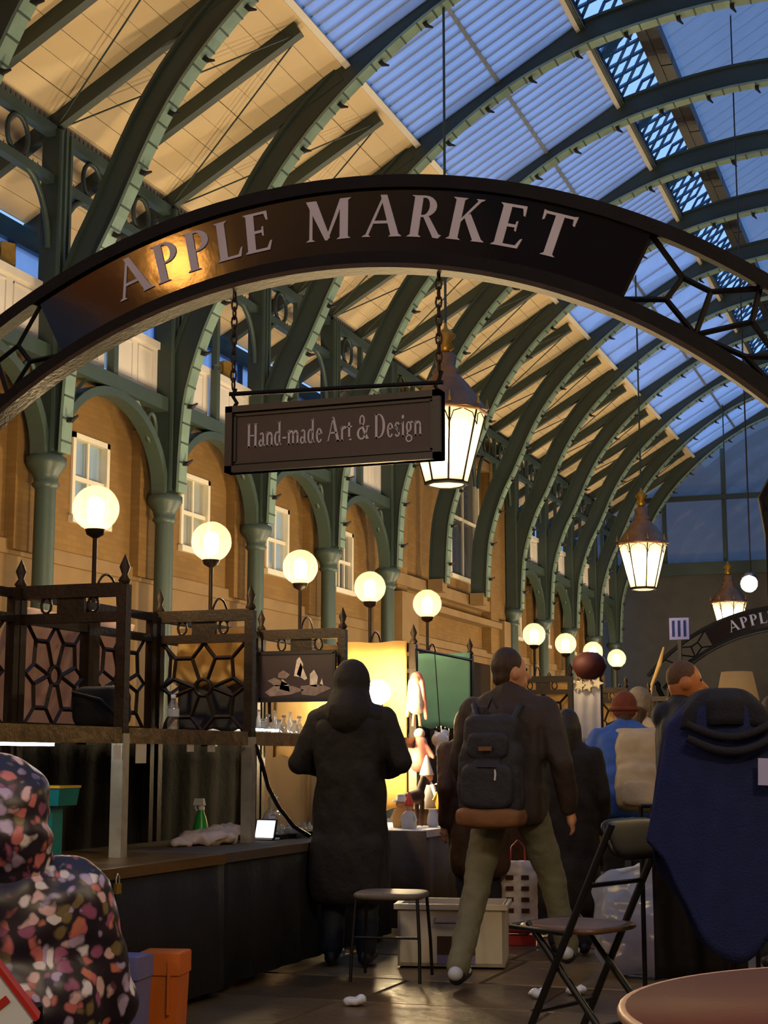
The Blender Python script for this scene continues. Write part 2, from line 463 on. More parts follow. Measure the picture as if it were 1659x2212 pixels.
for i in range(-3, 2 * KMAX):
    y = Y0 + i * DY / 2
    p0 = (-9.95, y + 0.06, cz(-9.95) + 0.02); p1 = (-7.5, y + DY / 2 - 0.06, cz(-7.5) + 0.02)
    q0 = (-7.5, y + 0.06, cz(-7.5) + 0.02); q1 = (-9.95, y + DY / 2 - 0.06, cz(-9.95) + 0.02)
    if i % 2 == 0:
        MB().tube(p0, p1, 0.012, None, 5).build('tie_rod', 'green_iron_dark', ce)
    MB().tube(q0, q1, 0.012, None, 5).build('tie_rod', 'green_iron_dark', ce)

# ---- glazed slopes
def gz(x): return cz(x) + 0.24
gl = struct('window_1', 'translucent glazed lower slope of the roof, dusk blue')
xa, xb = -7.36, -4.86; xj = -6.05
NS = 11
pm = {}
for k in range(-3, KMAX):
    ya = YK(k) + 0.06; wbay = DY - 0.12
    ns = NS if k <= 4 else 3
    sw = wbay / ns
    for t, (u0, u1) in enumerate(((xa, xj - 0.02), (xj + 0.02, xb))):
        um = (u0 + u1) / 2; LL = (u1 - u0) / math.cos(SL)
        for s_ in range(ns):
            key = (ns, t)
            if key not in pm: pm[key] = MB().box((0, sw / 2, 0), (LL, sw - 0.025, 0.02)).mesh('pane', 'roof_glass')
            o = bpy.data.objects.new('pane', pm[key]); col.objects.link(o); o.parent = gl
            o.location = (um, ya + s_ * sw, gz(um)); o.rotation_euler = (0, -SL, 0)
    b_ = MB()
    M = Matrix.Translation(((xa + xb) / 2, 0, gz((xa + xb) / 2))) @ Matrix.Rotation(-SL, 4, 'Y')
    Lf = (xb - xa) / math.cos(SL)
    for s_ in range(ns + 1):
        b_.box((0, ya + s_ * sw, 0.02), (Lf, 0.03, 0.05), M)
    ob = b_.build('glazing_bars', mat('glazing_bar_grey', rgb(120, 130, 146), 0.5) if 'glazing_bar_grey' not in MATS else 'glazing_bar_grey', gl); ob['kind'] = 'stuff'
    MB().box((0, ya + wbay / 2, 0), (Lf * 0.02, wbay, 0.05), Matrix.Translation((xj, 0, gz(xj))) @ Matrix.Rotation(-SL, 4, 'Y')).build('purlin', 'glazing_bar_grey', gl)
    # boxed rims at bottom and top of each bay of glass
    for xx, wd_ in ((xa - 0.02, 0.09), (xb + 0.04, 0.14)):
        MB().box((0, ya + wbay / 2, 0), (wd_, wbay + 0.04, 0.22), Matrix.Translation((xx, 0, gz(xx))) @ Matrix.Rotation(-SL, 4, 'Y')).build('rim', 'white_paint', gl)
# lattice strip between the two glazed tiers
la = struct('trim_1', 'blue iron lattice strip along the lantern of the roof')
lx0, lz0, lx1, lz1 = -4.76, 12.05, -4.22, 12.62
for k in range(-3, KMAX):
    m_ = MB(); ya, yb = YK(k) + 0.1, YK(k + 1) - 0.1
    ux = Vector((lx1 - lx0, 0, lz1 - lz0)); n_ = 7
    for i in range(-4, n_ + 5):
        for sg in (1, -1):
            yA = ya + (yb - ya) * i / n_; yB = yA + sg * (yb - ya) / n_ * 1.6
            t0, t1 = 0.0, 1.0
            A = [yA, yB]
            if max(A) < ya or min(A) > yb: continue
            def cl_(v): return min(yb, max(ya, v))
            ta = (cl_(yA) - yA) / (yB - yA); tb = (cl_(yB) - yA) / (yB - yA)
            pA = Vector((lx0, 0, lz0)) + ux * ta + Vector((0, cl_(yA), 0)); pB = Vector((lx0, 0, lz0)) + ux * tb + Vector((0, cl_(yB), 0))
            if (pA - pB).length > 0.05: m_.tube(pA, pB, 0.03, None, 4)
    ob = m_.build('lattice', 'blue_iron', la); ob['kind'] = 'stuff'
    MB().bx(lx0 - 0.05, lx0 + 0.05, ya - 0.1, yb + 0.1, lz0 - 0.12, lz0 + 0.05).build('lower_angle', 'green_iron_dark', la)
    MB().bx(lx1 - 0.02, lx1 + 0.14, ya - 0.1, yb + 0.1, lz1 - 0.06, lz1 + 0.12).build('upper_angle', 'dark_trim', la)
    ym = (ya + yb) / 2
    MB().tube((lx0, ym - 0.25, lz0), (lx1, ym - 0.25, lz1), 0.09, None, 4).build('strut', 'blue_iron', la)
g2 = struct('window_2', 'darker glazed upper slope of the roof beyond the lattice')
ra, rb = -4.12, -2.15
pm2 = None
for k in range(-3, KMAX):
    ns = 7 if k <= 5 else 2
    sw = (DY - 0.01) / ns
    for s_ in range(ns):
        um = (ra + rb) / 2
        key = ('g2', ns)
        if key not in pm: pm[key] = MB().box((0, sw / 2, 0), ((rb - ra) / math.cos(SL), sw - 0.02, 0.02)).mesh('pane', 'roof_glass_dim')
        o = bpy.data.objects.new('pane', pm[key]); col.objects.link(o); o.parent = g2
        o.location = (um, YK(k) + 0.005 + s_ * sw, 12.72 + 0.577 * (um - ra)); o.rotation_euler = (0, -SL, 0)
    MB().bx(ra - 0.02, ra + 0.22, YK(k) + 0.02, YK(k + 1) - 0.02, 12.58, 12.80).build('rim', 'dark_trim', g2)
MB().bx(rb - 0.08, rb + 0.08, YK(-10), YEND, 13.75, 13.95).build('ridge', 'green_iron_dark', g2)
# far (right hand) slope and the roof behind the photographer: large plain sheets
g3 = struct('window_3', 'glazed slope on the far side of the ridge')
mx_ = -4.30 - xb
def slope_sheet(xA, zA, xB, zB, ya, yb, m, parent, nm):
    MB().prism([(0, 0), (1, 0), (1, 1), (0, 1)], (xA, ya, zA), (xB - xA, 0, zB - zA), (0, yb - ya, 0), (0, 0, 1), 0.03).build(nm, m, parent)
for k in range(-9, KMAX):
    slope_sheet(rb, 13.85, 3.1, 10.7, YK(k) + 0.03, YK(k + 1) - 0.03, 'roof_glass', g3, 'pane')
for k in range(-9, -3):
    slope_sheet(xa, gz(xa), xb, gz(xb), YK(k) + 0.03, YK(k + 1) - 0.03, 'roof_glass', gl, 'pane')
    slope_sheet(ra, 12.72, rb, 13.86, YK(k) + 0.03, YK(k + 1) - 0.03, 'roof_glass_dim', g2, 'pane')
ce2 = struct('ceiling_right', 'boarded slope on the right of the hall')
slope_sheet(3.1, 10.7, 7.0, 8.45, YK(-10), YEND, 'ceiling_board', ce2, 'roof_deck')
wr = struct('wall_right', 'brick wall on the right of the hall')
MB().bx(6.2, 6.5, YK(-10), YEND, -0.1, 9.0).build('brickwork', 'brick', wr)
wb_ = struct('wall_back', 'brick wall behind the photographer')
MB().bx(-12, 6.6, YK(-10) - 0.3, YK(-10), -0.1, 14.0).build('brickwork', 'brick', wb_)
# end gable
we = struct('wall_end', 'dark glazed gable closing the far end of the hall')
MB().bx(-12, 6.6, YEND, YEND + 0.3, -0.1, 7.2).build('lower_wall', 'grey_stone', we)
MB().prism([(-12, 7.2), (6.6, 7.2), (6.6, 8.6), (-2.15, 14), (-12, 8.0)], (0, YEND + 0.2, 0), (1, 0, 0), (0, 0, 1), (0, 1, 0), 0.1).build('gable_glass', 'gable_glass', we)
m_ = MB()
for i in range(9):
    m_.bx(-10.5 + i * 1.9, -10.38 + i * 1.9, YEND, YEND + 0.15, 7.2, 13.6 - abs(-10.4 + i * 1.9 + 2.15) * 0.6)
m_.bx(-12, 6.6, YEND - 0.1, YEND + 0.15, 6.9, 7.3); m_.bx(-12, 6.6, YEND - 0.05, YEND + 0.15, 9.3, 9.45)
m_.build('gable_bars', 'green_iron_dark', we)

# ---- iron columns and arcade
def arcade_column(k):
    c = thing('iron_column', 'green cast iron column and post of the arcade, %s from the near end' % ORD[k - KMIN], 'column', (-10, YK(k), 0), 0, 'iron columns of the arcade')
    MB().lathe([(0.22, 0), (0.22, 0.25), (0.16, 0.35), (0.14, 0.6), (0.125, 4.2), (0.125, 4.35)], (0, 0, 0), 16).build('shaft', 'green_iron', c)
    MB().lathe([(0.125, 4.33), (0.17, 4.38), (0.14, 4.42), (0.16, 4.5), (0.24, 4.62), (0.24, 4.70), (0.18, 4.74), (0.15, 4.78)], (0, 0, 0), 16).build('capital', 'green_iron', c)
    po = MB().box((0, 0, 6.75), (0.24, 0.26, 4.0)).build('post', 'green_iron_dark', c)
    for dy in (-0.11, 0.0, 0.11):
        MB().box((0.135, dy, 6.75), (0.035, 0.05, 3.96)).build('flute', 'green_iron', po)
    return c
COLK = [k for k in range(KMIN, KMAX + 1) if k not in (5, 6)]
for k in COLK: arcade_column(k)

def arc(y0, z0, ry, rz, a0, a1, n): return [(y0 + ry * math.cos(R(a0 + (a1 - a0) * i / n)), z0 + rz * math.sin(R(a0 + (a1 - a0) * i / n))) for i in range(n + 1)]
def arcade_bay(k):
    b = thing('arcade_bay', 'green iron arched spandrel beam between posts, %s bay from the near end' % ORD[k - KMIN], 'arch', (-10, YK(k), 0), 0, 'arched iron bays of the arcade')
    w = DY; hy = w / 2
    MB().bx(-0.09, 0.09, 0.13, w - 0.13, 5.86, 6.05).build('beam', 'green_iron', b)
    m_ = MB(); pts = arc(hy, 4.72, hy - 0.16, 1.08, 180, 0, 24)
    m_.sweep([(0, y, z) for y, z in pts], [(0, (y - hy), (z - 4.72) * 1.6 + 0.01) for y, z in pts], [(-0.04, -0.1), (0.07, -0.1), (0.07, 0.1), (-0.04, 0.1)])
    m_.build('arch', 'green_iron', b)
    for yy in (0.44, w - 0.44):
        m_ = MB(); m_.path([(0, yy + 0.13 * math.cos(2 * math.pi * i / 20), 5.58 + 0.2 * math.sin(2 * math.pi * i / 20)) for i in range(20)], 0.035, 6, True)
        m_.build('ring', 'green_iron', b)
        sg = 1 if yy < 1 else -1
        MB().tube((0, yy + sg * 0.13, 5.62), (0, yy + sg * 0.42, 5.88), 0.03, None, 4).build('web', 'green_iron', b)
        MB().tube((0, yy - sg * 0.27, 5.2), (0, yy - sg * 0.06, 5.42), 0.03, None, 4).build('web', 'green_iron', b)
    MB().box((0, hy, 6.42), (0.10, 0.11, 0.80)).build('mid_post', 'green_iron', b)
    return b
def eaves_bay(k):
    b = thing('eaves_girder', 'ring pattern iron girder under the eaves, %s bay from the near end' % ORD[k - KMIN], 'girder', (-10, YK(k), 0), 0, 'ring girders under the eaves')
    w = DY
    MB().bx(-0.06, 0.06, 0.1, w - 0.1, 8.66, 8.80).build('top_rail', 'green_iron', b)
    MB().bx(-0.06, 0.06, 0.1, w - 0.1, 8.06, 8.17).build('lower_rail', 'green_iron', b)
    for yy in (0.85, w - 0.85):
        MB().path([(0, yy + 0.22 * math.cos(2 * math.pi * i / 20), 8.415 + 0.245 * math.sin(2 * math.pi * i / 20)) for i in range(20)], 0.03, 6, True).build('ring', 'green_iron_dark', b)
        sg = -1 if yy < 1 else 1
        MB().path([(0, (w / 2 + sg * (w / 2 - 0.13)) - sg * (1 - math.cos(t)) * 0.62, 7.25 + 0.85 * math.sin(t)) for t in [i * math.pi / 2 / 8 for i in range(9)]], 0.045, 5).build('brace', 'green_iron', b)
    m_ = MB()
    for i in range(26):
        y = 0.2 + i * (w - 0.4) / 25
        m_.tube((0, y, 8.78), (0, y, 8.90), 0.022, 0.004, 4, False); m_.tube((0, y, 8.15), (0, y, 8.24), 0.018, 0.004, 4, False)
    o = m_.build('cresting', 'green_iron_dark', b); o['kind'] = 'stuff'
    MB().box((0, w / 2, 7.9), (0.08, 0.09, 2.0)).build('mid_post', 'green_iron', b)
    return b
for k in range(KMIN, KMAX):
    if k not in (4, 5, 6): arcade_bay(k)
    eaves_bay(k)

# ---- curved roof ribs
PROF = [(-9.93, 4.75), (-9.90, 5.5), (-9.82, 6.2), (-9.55, 7.05), (-9.25, 7.65), (-8.75, 8.70), (-8.2, 9.5), (-7.5, 10.22), (-6.7, 10.87), (-5.9, 11.38), (-5.1, 11.73), (-4.5, 11.92), (-3.8, 12.06), (-2.95, 12.17), (-2.15, 12.2)]
def catmull(P, n):
    out = []
    for i in range(len(P) - 1):
        p0, p1, p2, p3 = P[max(0, i - 1)], P[i], P[i + 1], P[min(len(P) - 1, i + 2)]
        for j in range(n):
            t = j / n
            out.append(tuple(0.5 * (2 * p1[a] + (p2[a] - p0[a]) * t + (2 * p0[a] - 5 * p1[a] + 4 * p2[a] - p3[a]) * t * t + (3 * p1[a] - p0[a] - 3 * p2[a] + p3[a]) * t ** 3) for a in (0, 1)))
    out.append(P[-1]); return out
half = catmull(PROF, 3)
full = half + [(-4.30 - x, z) for x, z in half[-2::-1]]
CP = [(x, 0, z) for x, z in full]
CN = []
for i in range(len(full)):
    a, b = full[max(0, i - 1)], full[min(len(full) - 1, i + 1)]
    CN.append((-(b[1] - a[1]), 0, b[0] - a[0]))
web_me = MB().sweep(CP, CN, [(-0.15, -0.055), (0.17, -0.055), (0.17, 0.055), (-0.15, 0.055)]).mesh('web', 'green_iron_dark')
fl_me = MB().sweep(CP, CN, [(-0.19, -0.11), (-0.15, -0.11), (-0.15, 0.11), (-0.19, 0.11)]).mesh('lower_flange', 'flange')
tf_me = MB().sweep(CP, CN, [(0.17, -0.10), (0.21, -0.10), (0.21, 0.10), (0.17, 0.10)]).mesh('upper_flange', 'green_iron_dark')
# studs across the flange and little black lamp clips
def along(n, half_only=True):
    P = [Vector(p) for p in CP[:len(half)]]; d = [0]
    for i in range(1, len(P)): d.append(d[-1] + (P[i] - P[i - 1]).length)
    out = []
    for j in range(n):
        s = d[-1] * (j + 0.5) / n
        i = max(i for i in range(len(d) - 1) if d[i] <= s); t = (s - d[i]) / (d[i + 1] - d[i])
        out.append((P[i].lerp(P[i + 1], t), Vector(CN[i]).normalized(), (P[i + 1] - P[i]).normalized()))
    return out
m_ = MB()
for p, n, t in along(44):
    M = Matrix((t, Vector((0, 1, 0)), n)).transposed().to_4x4(); M.translation = p - n * 0.192
    m_.box((0, 0, 0), (0.022, 0.224, 0.012), M)
stud_me = m_.mesh('flange_studs', 'green_iron')
m_ = MB().box((0, 0, -0.03), (0.06, 0.05, 0.07)).tube((0, 0, -0.06), (0.05, 0, -0.14), 0.028, 0.012, 6)
clip_me = m_.mesh('lamp_clip', 'dark_trim')
clips = along(15)
for k in range(KMIN, KMAX + 1):
    r_ = thing('roof_rib', 'dark green curved iron roof rib springing from the arcade, %s from the near end' % ORD[k - KMIN], 'roof rib', (0, YK(k), 0), 0, 'curved iron roof ribs')
    for nm, me in (('web', web_me), ('lower_flange', fl_me), ('upper_flange', tf_me), ('flange_studs', stud_me)):
        o = bpy.data.objects.new(nm, me); col.objects.link(o); o.parent = r_
        if nm == 'lower_flange': fl_ = o
        if nm == 'flange_studs': o['kind'] = 'stuff'
    for p, n, t in clips:
        o = bpy.data.objects.new('lamp_clip', clip_me); col.objects.link(o); o.parent = fl_
        M = Matrix((t, Vector((0, 1, 0)), n)).transposed().to_4x4(); M.translation = p - n * 0.19
        o.matrix_local = M
    if k in (5, 6):
        MB().box((-9.98, 0, 4.70), (0.32, 0.30, 0.26)).build('corbel', 'stone', r_)

# ================================================================ LETTERING
def ring(cx, cy, ro, ri, a0, a1, n=10):
    """ro, ri = (rx, ry); list of quads"""
    out = []
    for i in range(n):
        t0, t1 = R(a0 + (a1 - a0) * i / n), R(a0 + (a1 - a0) * (i + 1) / n)
        out.append([(cx + ri[0] * math.cos(t0), cy + ri[1] * math.sin(t0)), (cx + ro[0] * math.cos(t0), cy + ro[1] * math.sin(t0)),
                    (cx + ro[0] * math.cos(t1), cy + ro[1] * math.sin(t1)), (cx + ri[0] * math.cos(t1), cy + ri[1] * math.sin(t1))])
    return out
def rc(x0, y0, x1, y1): return [(x0, y0), (x1, y0), (x1, y1), (x0, y1)]
def foot(x0, x1, e=0.08): return [(x0 - e, 0), (x1 + e, 0), (x1 + 0.01, 0.05), (x0 - 0.01, 0.05)]
def head(x0, x1, e=0.08, y=1.0): return [(x0 - 0.01, y - 0.05), (x1 + 0.01, y - 0.05), (x1 + e, y), (x0 - e, y)]
GLY = {
 'A': (0.92, [[(0.03, 0), (0.10, 0), (0.46, 1), (0.40, 1)], [(0.34, 1.02), (0.50, 1.02), (0.88, 0), (0.68, 0)], rc(0.2, 0.32, 0.68, 0.39), foot(0.03, 0.11, 0.07), foot(0.68, 0.88, 0.06)]),
 'P': (0.70, [rc(0.10, 0, 0.30, 1), foot(0.10, 0.30), [(0.02, 1), (0.12, 0.95), (0.3, 0.95), (0.3, 1)], rc(0.28, 0.945, 0.36, 1), rc(0.28, 0.46, 0.36, 0.51)] + ring(0.35, 0.73, (0.33, 0.27), (0.16, 0.22), -90, 90)),
 'L': (0.72, [rc(0.10, 0, 0.30, 1), head(0.10, 0.30), [(0.02, 0), (0.62, 0), (0.62, 0.065), (0.1, 0.065)], [(0.54, 0.0), (0.64, 0.0), (0.70, 0.24), (0.66, 0.22), (0.58, 0.065)]]),
 'E': (0.76, [rc(0.10, 0, 0.30, 1), [(0.02, 0), (0.64, 0), (0.64, 0.065), (0.1, 0.065)], [(0.02, 1), (0.10, 0.935), (0.64, 0.935), (0.64, 1)], rc(0.28, 0.47, 0.52, 0.54), [(0.49, 0.40), (0.53, 0.38), (0.53, 0.63), (0.49, 0.61)],
              [(0.58, 0.0), (0.66, 0.0), (0.73, 0.24), (0.68, 0.22), (0.60, 0.065)], [(0.58, 1), (0.65, 1), (0.66, 0.76), (0.62, 0.77), (0.57, 0.935)]]),
 'M': (1.18, [rc(0.10, 0, 0.17, 1), foot(0.10, 0.17), [(0.0, 1), (0.26, 1), (0.62, 0.06), (0.50, 0.0)], [(0.50, 0), (0.56, 0), (0.96, 1), (0.86, 1)], rc(0.86, 0, 1.06, 1), foot(0.86, 1.06), [(0.95, 0.95), (1.07, 0.95), (1.14, 1.0), (0.95, 1.0)]]),
 'R': (0.84, [rc(0.10, 0, 0.30, 1), foot(0.10, 0.30), [(0.02, 1), (0.12, 0.95), (0.3, 0.95), (0.3, 1)], rc(0.28, 0.945, 0.36, 1), rc(0.28, 0.48, 0.36, 0.53)] + ring(0.35, 0.74, (0.31, 0.26), (0.14, 0.21), -90, 90) + [[(0.36, 0.50), (0.50, 0.50), (0.82, 0.04), (0.66, 0.0)], [(0.64, 0.0), (0.78, -0.02), (0.86, 0.06), (0.74, 0.10)]]),
 'K': (0.90, [rc(0.10, 0, 0.30, 1), foot(0.10, 0.30), head(0.10, 0.30), [(0.28, 0.40), (0.28, 0.48), (0.66, 1), (0.74, 1)], head(0.64, 0.72, 0.07), [(0.36, 0.56), (0.50, 0.64), (0.90, 0), (0.68, 0)], foot(0.70, 0.88, 0.07)]),
 'T': (0.86, [rc(0.32, 0, 0.52, 1), foot(0.32, 0.52), rc(0.04, 0.935, 0.80, 1), [(0.02, 1.02), (0.10, 1.0), (0.08, 0.80), (0.04, 0.78)], [(0.74, 1.0), (0.83, 1.02), (0.81, 0.78), (0.76, 0.80)]]),
 'H': (0.86, [rc(0.08, 0, 0.23, 0.98), rc(0.57, 0, 0.72, 0.98), rc(0.2, 0.46, 0.6, 0.52), foot(0.08, 0.23, 0.06), foot(0.57, 0.72, 0.06), head(0.08, 0.23, 0.06), head(0.57, 0.72, 0.06)]),
 'D': (0.86, [rc(0.08, 0, 0.24, 1), foot(0.08, 0.2, 0.05), head(0.08, 0.2, 0.05), rc(0.2, 0, 0.36, 0.05), rc(0.2, 0.95, 0.36, 1.0)] + ring(0.34, 0.5, (0.43, 0.5), (0.26, 0.45), -90, 90, 12)),
 'a': (0.52, [rc(0.29, 0.04, 0.42, 0.44), [(0.40, 0.0), (0.50, 0.03), (0.49, 0.09), (0.38, 0.12)]] + ring(0.25, 0.42, (0.17, 0.18), (0.06, 0.12), 0, 150, 7) + ring(0.19, 0.15, (0.17, 0.16), (0.06, 0.10), 60, 330, 9) + [[(0.19, 0.26), (0.30, 0.31), (0.30, 0.25), (0.2, 0.20)]]),
 'n': (0.60, [rc(0.07, 0, 0.20, 0.58), rc(0.40, 0, 0.53, 0.40), foot(0.07, 0.20, 0.05), foot(0.40, 0.53, 0.05), [(0.0, 0.52), (0.1, 0.5), (0.2, 0.62), (0.16, 0.62)]] + ring(0.33, 0.38, (0.20, 0.22), (0.08, 0.13), 0, 150, 7)),
 'm': (0.92, [rc(0.07, 0, 0.20, 0.58), rc(0.38, 0, 0.51, 0.40), rc(0.70, 0, 0.83, 0.40), foot(0.07, 0.20, 0.05), foot(0.38, 0.51, 0.04), foot(0.70, 0.83, 0.05), [(0.0, 0.52), (0.1, 0.5), (0.2, 0.62), (0.16, 0.62)]] + ring(0.32, 0.38, (0.19, 0.22), (0.07, 0.13), 0, 150, 7) + ring(0.64, 0.38, (0.19, 0.22), (0.07, 0.13), 0, 150, 7)),
 'd': (0.62, [rc(0.36, 0, 0.49, 1.0), [(0.26, 0.96), (0.38, 0.93), (0.49, 1.02), (0.44, 1.02)], [(0.42, 0), (0.58, 0.02), (0.57, 0.06), (0.42, 0.08)]] + ring(0.26, 0.29, (0.22, 0.31), (0.09, 0.25), 30, 330, 12)),
 'e': (0.54, [rc(0.12, 0.32, 0.46, 0.37)] + ring(0.27, 0.29, (0.23, 0.31), (0.10, 0.25), 8, 325, 13)),
 'r': (0.46, [rc(0.08, 0, 0.21, 0.58), foot(0.08, 0.21, 0.06), [(0.0, 0.52), (0.1, 0.5), (0.21, 0.62), (0.16, 0.62)]] + ring(0.33, 0.46, (0.14, 0.15), (0.04, 0.05), 20, 190, 6)),
 't': (0.42, [rc(0.12, 0.06, 0.25, 0.74), rc(0.02, 0.53, 0.38, 0.59)] + ring(0.27, 0.13, (0.15, 0.14), (0.03, 0.08), 180, 320, 6)),
 's': (0.46, ring(0.22, 0.44, (0.18, 0.17), (0.07, 0.11), 20, 250, 8) + ring(0.22, 0.16, (0.18, 0.17), (0.07, 0.11), -160, 80, 8) + [[(0.06, 0.42), (0.18, 0.44), (0.39, 0.2), (0.27, 0.16)]]),
 'i': (0.32, [rc(0.09, 0, 0.22, 0.58), foot(0.09, 0.22, 0.06), [(0.0, 0.52), (0.1, 0.5), (0.22, 0.62), (0.17, 0.62)]] + ring(0.15, 0.80, (0.085, 0.085), (0.001, 0.001), 0, 360, 10)),
 'g': (0.56, ring(0.24, 0.38, (0.20, 0.22), (0.08, 0.16), 0, 360, 14) + ring(0.25, -0.10, (0.24, 0.16), (0.15, 0.10), 0, 360, 14) + [[(0.10, 0.20), (0.18, 0.18), (0.2, 0.06), (0.09, 0.06)], rc(0.36, 0.52, 0.52, 0.60)]),
 '&': (0.92, ring(0.38, 0.77, (0.20, 0.24), (0.10, 0.17), 0, 360, 14) + ring(0.34, 0.24, (0.32, 0.26), (0.18, 0.19), 80, 350, 12) + [[(0.24, 0.66), (0.38, 0.66), (0.86, 0.0), (0.66, 0.0)], [(0.60, 0.22), (0.68, 0.18), (0.82, 0.52), (0.74, 0.52)], rc(0.66, 0.50, 0.90, 0.55)]),
 '-': (0.36, [rc(0.03, 0.26, 0.31, 0.34)]),
}
def glyph(ch, h, o, ux, uy, un, d, xs=1.0):
    m = MB(); w, polys = GLY[ch]; ux = Vector(ux); uy = Vector(uy)
    for p in polys: m.prism([(a * h * xs, b * h) for a, b in p], o, ux, uy, un, d)
    return m, w * h * xs

# ================================================================ ARCH SIGNS
ACX, ACZ, RO, RI = -2.68, 0.50, 3.38, 2.96
def ap(a, r): return (r * math.sin(R(a)), 0, ACZ + r * math.cos(R(a)))
def arch_sign(label):
    t = thing('arch_sign', label, 'sign', (ACX, 6.6, 0), 0, 'lettered arches over the aisle')
    def rail(r, w, d, name, m, a0=-50, a1=56):
        A = [a0 + (a1 - a0) * i / 60 for i in range(61)]
        MB().sweep([ap(a, r) for a in A], [(math.sin(R(a)), 0, math.cos(R(a))) for a in A], [(-w / 2, -d), (w / 2, -d), (w / 2, d), (-w / 2, d)]).build(name, m, t)
    rail(RO - 0.025, 0.06, 0.045, 'outer_rail', 'black_iron'); rail(RI + 0.03, 0.06, 0.045, 'inner_rail', 'black_iron')
    rail(RI - 0.012, 0.022, 0.06, 'soffit_strip', 'brown_iron')
    A = [-27.5 + 55 * i / 48 for i in range(49)]
    MB().sweep([ap(a, (RO + RI) / 2) for a in A], [(math.sin(R(a)), 0, math.cos(R(a))) for a in A], [(-0.185, -0.022), (0.185, -0.022), (0.185, 0.022), (-0.185, 0.022)]).build('sign_panel', 'sign_board', t)
    sp_ = [c for c in t.children if c.name.startswith('sign_panel')][0]
    for ch, a in zip('APPLEMARKET', (-18.4, -15.0, -11.9, -8.9, -6.1, 0.5, 5.4, 9.1, 12.75, 16.5, 20.3)):
        h = 0.197; w = GLY[ch][0] * h * 1.02
        er = Vector((math.sin(R(a)), 0, math.cos(R(a)))); et = Vector((math.cos(R(a)), 0, -math.sin(R(a))))
        o = Vector(ap(a, 3.092)) - et * w / 2 + Vector((0, -0.0225, 0))
        m, _ = glyph(ch, h, o, et, er, (0, -1, 0), 0.006, 1.02)
        m.build('letter', 'sign_letter', sp_)
    # petal tracery beyond the panel: nodes in (angle from panel end, fraction of depth)
    NOD = {'a': (0, 0.02), 'b': (0, 0.98), 'c': (3.7, 0.62), 'd': (3.4, 0.26), 'e': (6.2, 0.62), 'f': (7.0, 0.02), 'g': (9.2, 0.97), 'h': (10.2, 0.55), 'i': (11.4, 0.12), 'j': (13.4, 0.35), 'k': (15.2, 0.98), 'l': (14.2, 0.03)}
    ED = ['bc', 'cd', 'ad', 'df', 'ce', 'ef', 'eg', 'gh', 'fh', 'fi', 'hj', 'ij', 'jk', 'il', 'lj']
    for sg, base in ((-1, 27.5), (1, 27.5)):
        for e in ED:
            P = []
            for q in e:
                a, fr_ = NOD[q]; P.append(Vector(ap(sg * (base + a), RI + 0.05 + (RO - RI - 0.1) * fr_)))
            MB().tube(P[0], P[1], 0.013, None, 4).build('tracery_bar', 'black_iron', t)
    # supports
    for sg, a, px in ((1, 56, 2.02), (-1, -50, -2.34)):
        e = Vector(ap(a, (RO + RI) / 2))
        MB().box((px, 0, 1.1), (0.09, 0.09, 2.2)).build('post', 'black_iron', t)
        MB().lathe([(0.10, 0), (0.10, 0.12), (0.065, 0.2)], (px, 0, 0), 8).build('post_base', 'black_iron', t)
        MB().path([(px, 0, 2.05), (px - 0.03 * sg, 0, 2.26), (px + 0.05 * sg, 0, 2.42), (px + (e.x - px) * 0.55, 0, (2.42 + e.z) / 2 + 0.02), (e.x, 0, e.z)], 0.05, 6).build('bracket', 'black_iron', t)
    return t
arch = arch_sign('dark lettered arch sign over the aisle, the nearer and larger one')
a2 = copy_tree(arch); a2.location = (ACX, 28.6, 0)
a2['label'] = 'small far arch sign with the same pale lettering, deep in the hall'

# hanging sign under the near arch
hs = thing('hanging_sign', 'brown hand-made art and design board hanging on chains from the arch', 'sign', (-2.635, 6.6, 2.515))
bd_ = MB().box((0, 0, 0.1575), (1.06, 0.05, 0.315)).build('board', 'sign_brown', hs)
fr = MB()
for c, d in (((0, -0.01, 0.015), (1.06, 0.075, 0.03)), ((0, -0.01, 0.30), (1.06, 0.075, 0.03)), ((-0.512, -0.01, 0.1575), (0.036, 0.075, 0.315)), ((0.512, -0.01, 0.1575), (0.036, 0.075, 0.315))): fr.box(c, d)
fr.build('frame', 'dark_trim', hs)
fr = MB()
for c, d in (((0, -0.028, 0.045), (0.98, 0.012, 0.012)), ((0, -0.028, 0.272), (0.98, 0.012, 0.012)), ((-0.485, -0.028, 0.1575), (0.012, 0.012, 0.23)), ((0.485, -0.028, 0.1575), (0.012, 0.012, 0.23))): fr.box(c, d)
fr.build('moulding', 'dark_trim', hs)
x = -0.425; hgt = 0.112
txt = 'Hand-made Art & Design'
tw = sum(0.30 if c == ' ' else GLY[c][0] for c in txt) * hgt
xs = 0.865 / tw
for ch in txt:
    if ch == ' ': x += 0.30 * hgt * xs; continue
    m, w = glyph(ch, hgt, (x, -0.0255, 0.115), (1, 0, 0), (0, 0, 1), (0, -1, 0), 0.004, xs)
    m.build('letter', 'sign_letter', bd_); x += w
MB().tube((-0.53, 0, 0.385), (0.53, 0, 0.355), 0.011, None, 6).build('hanger_bar', 'black_iron', hs)
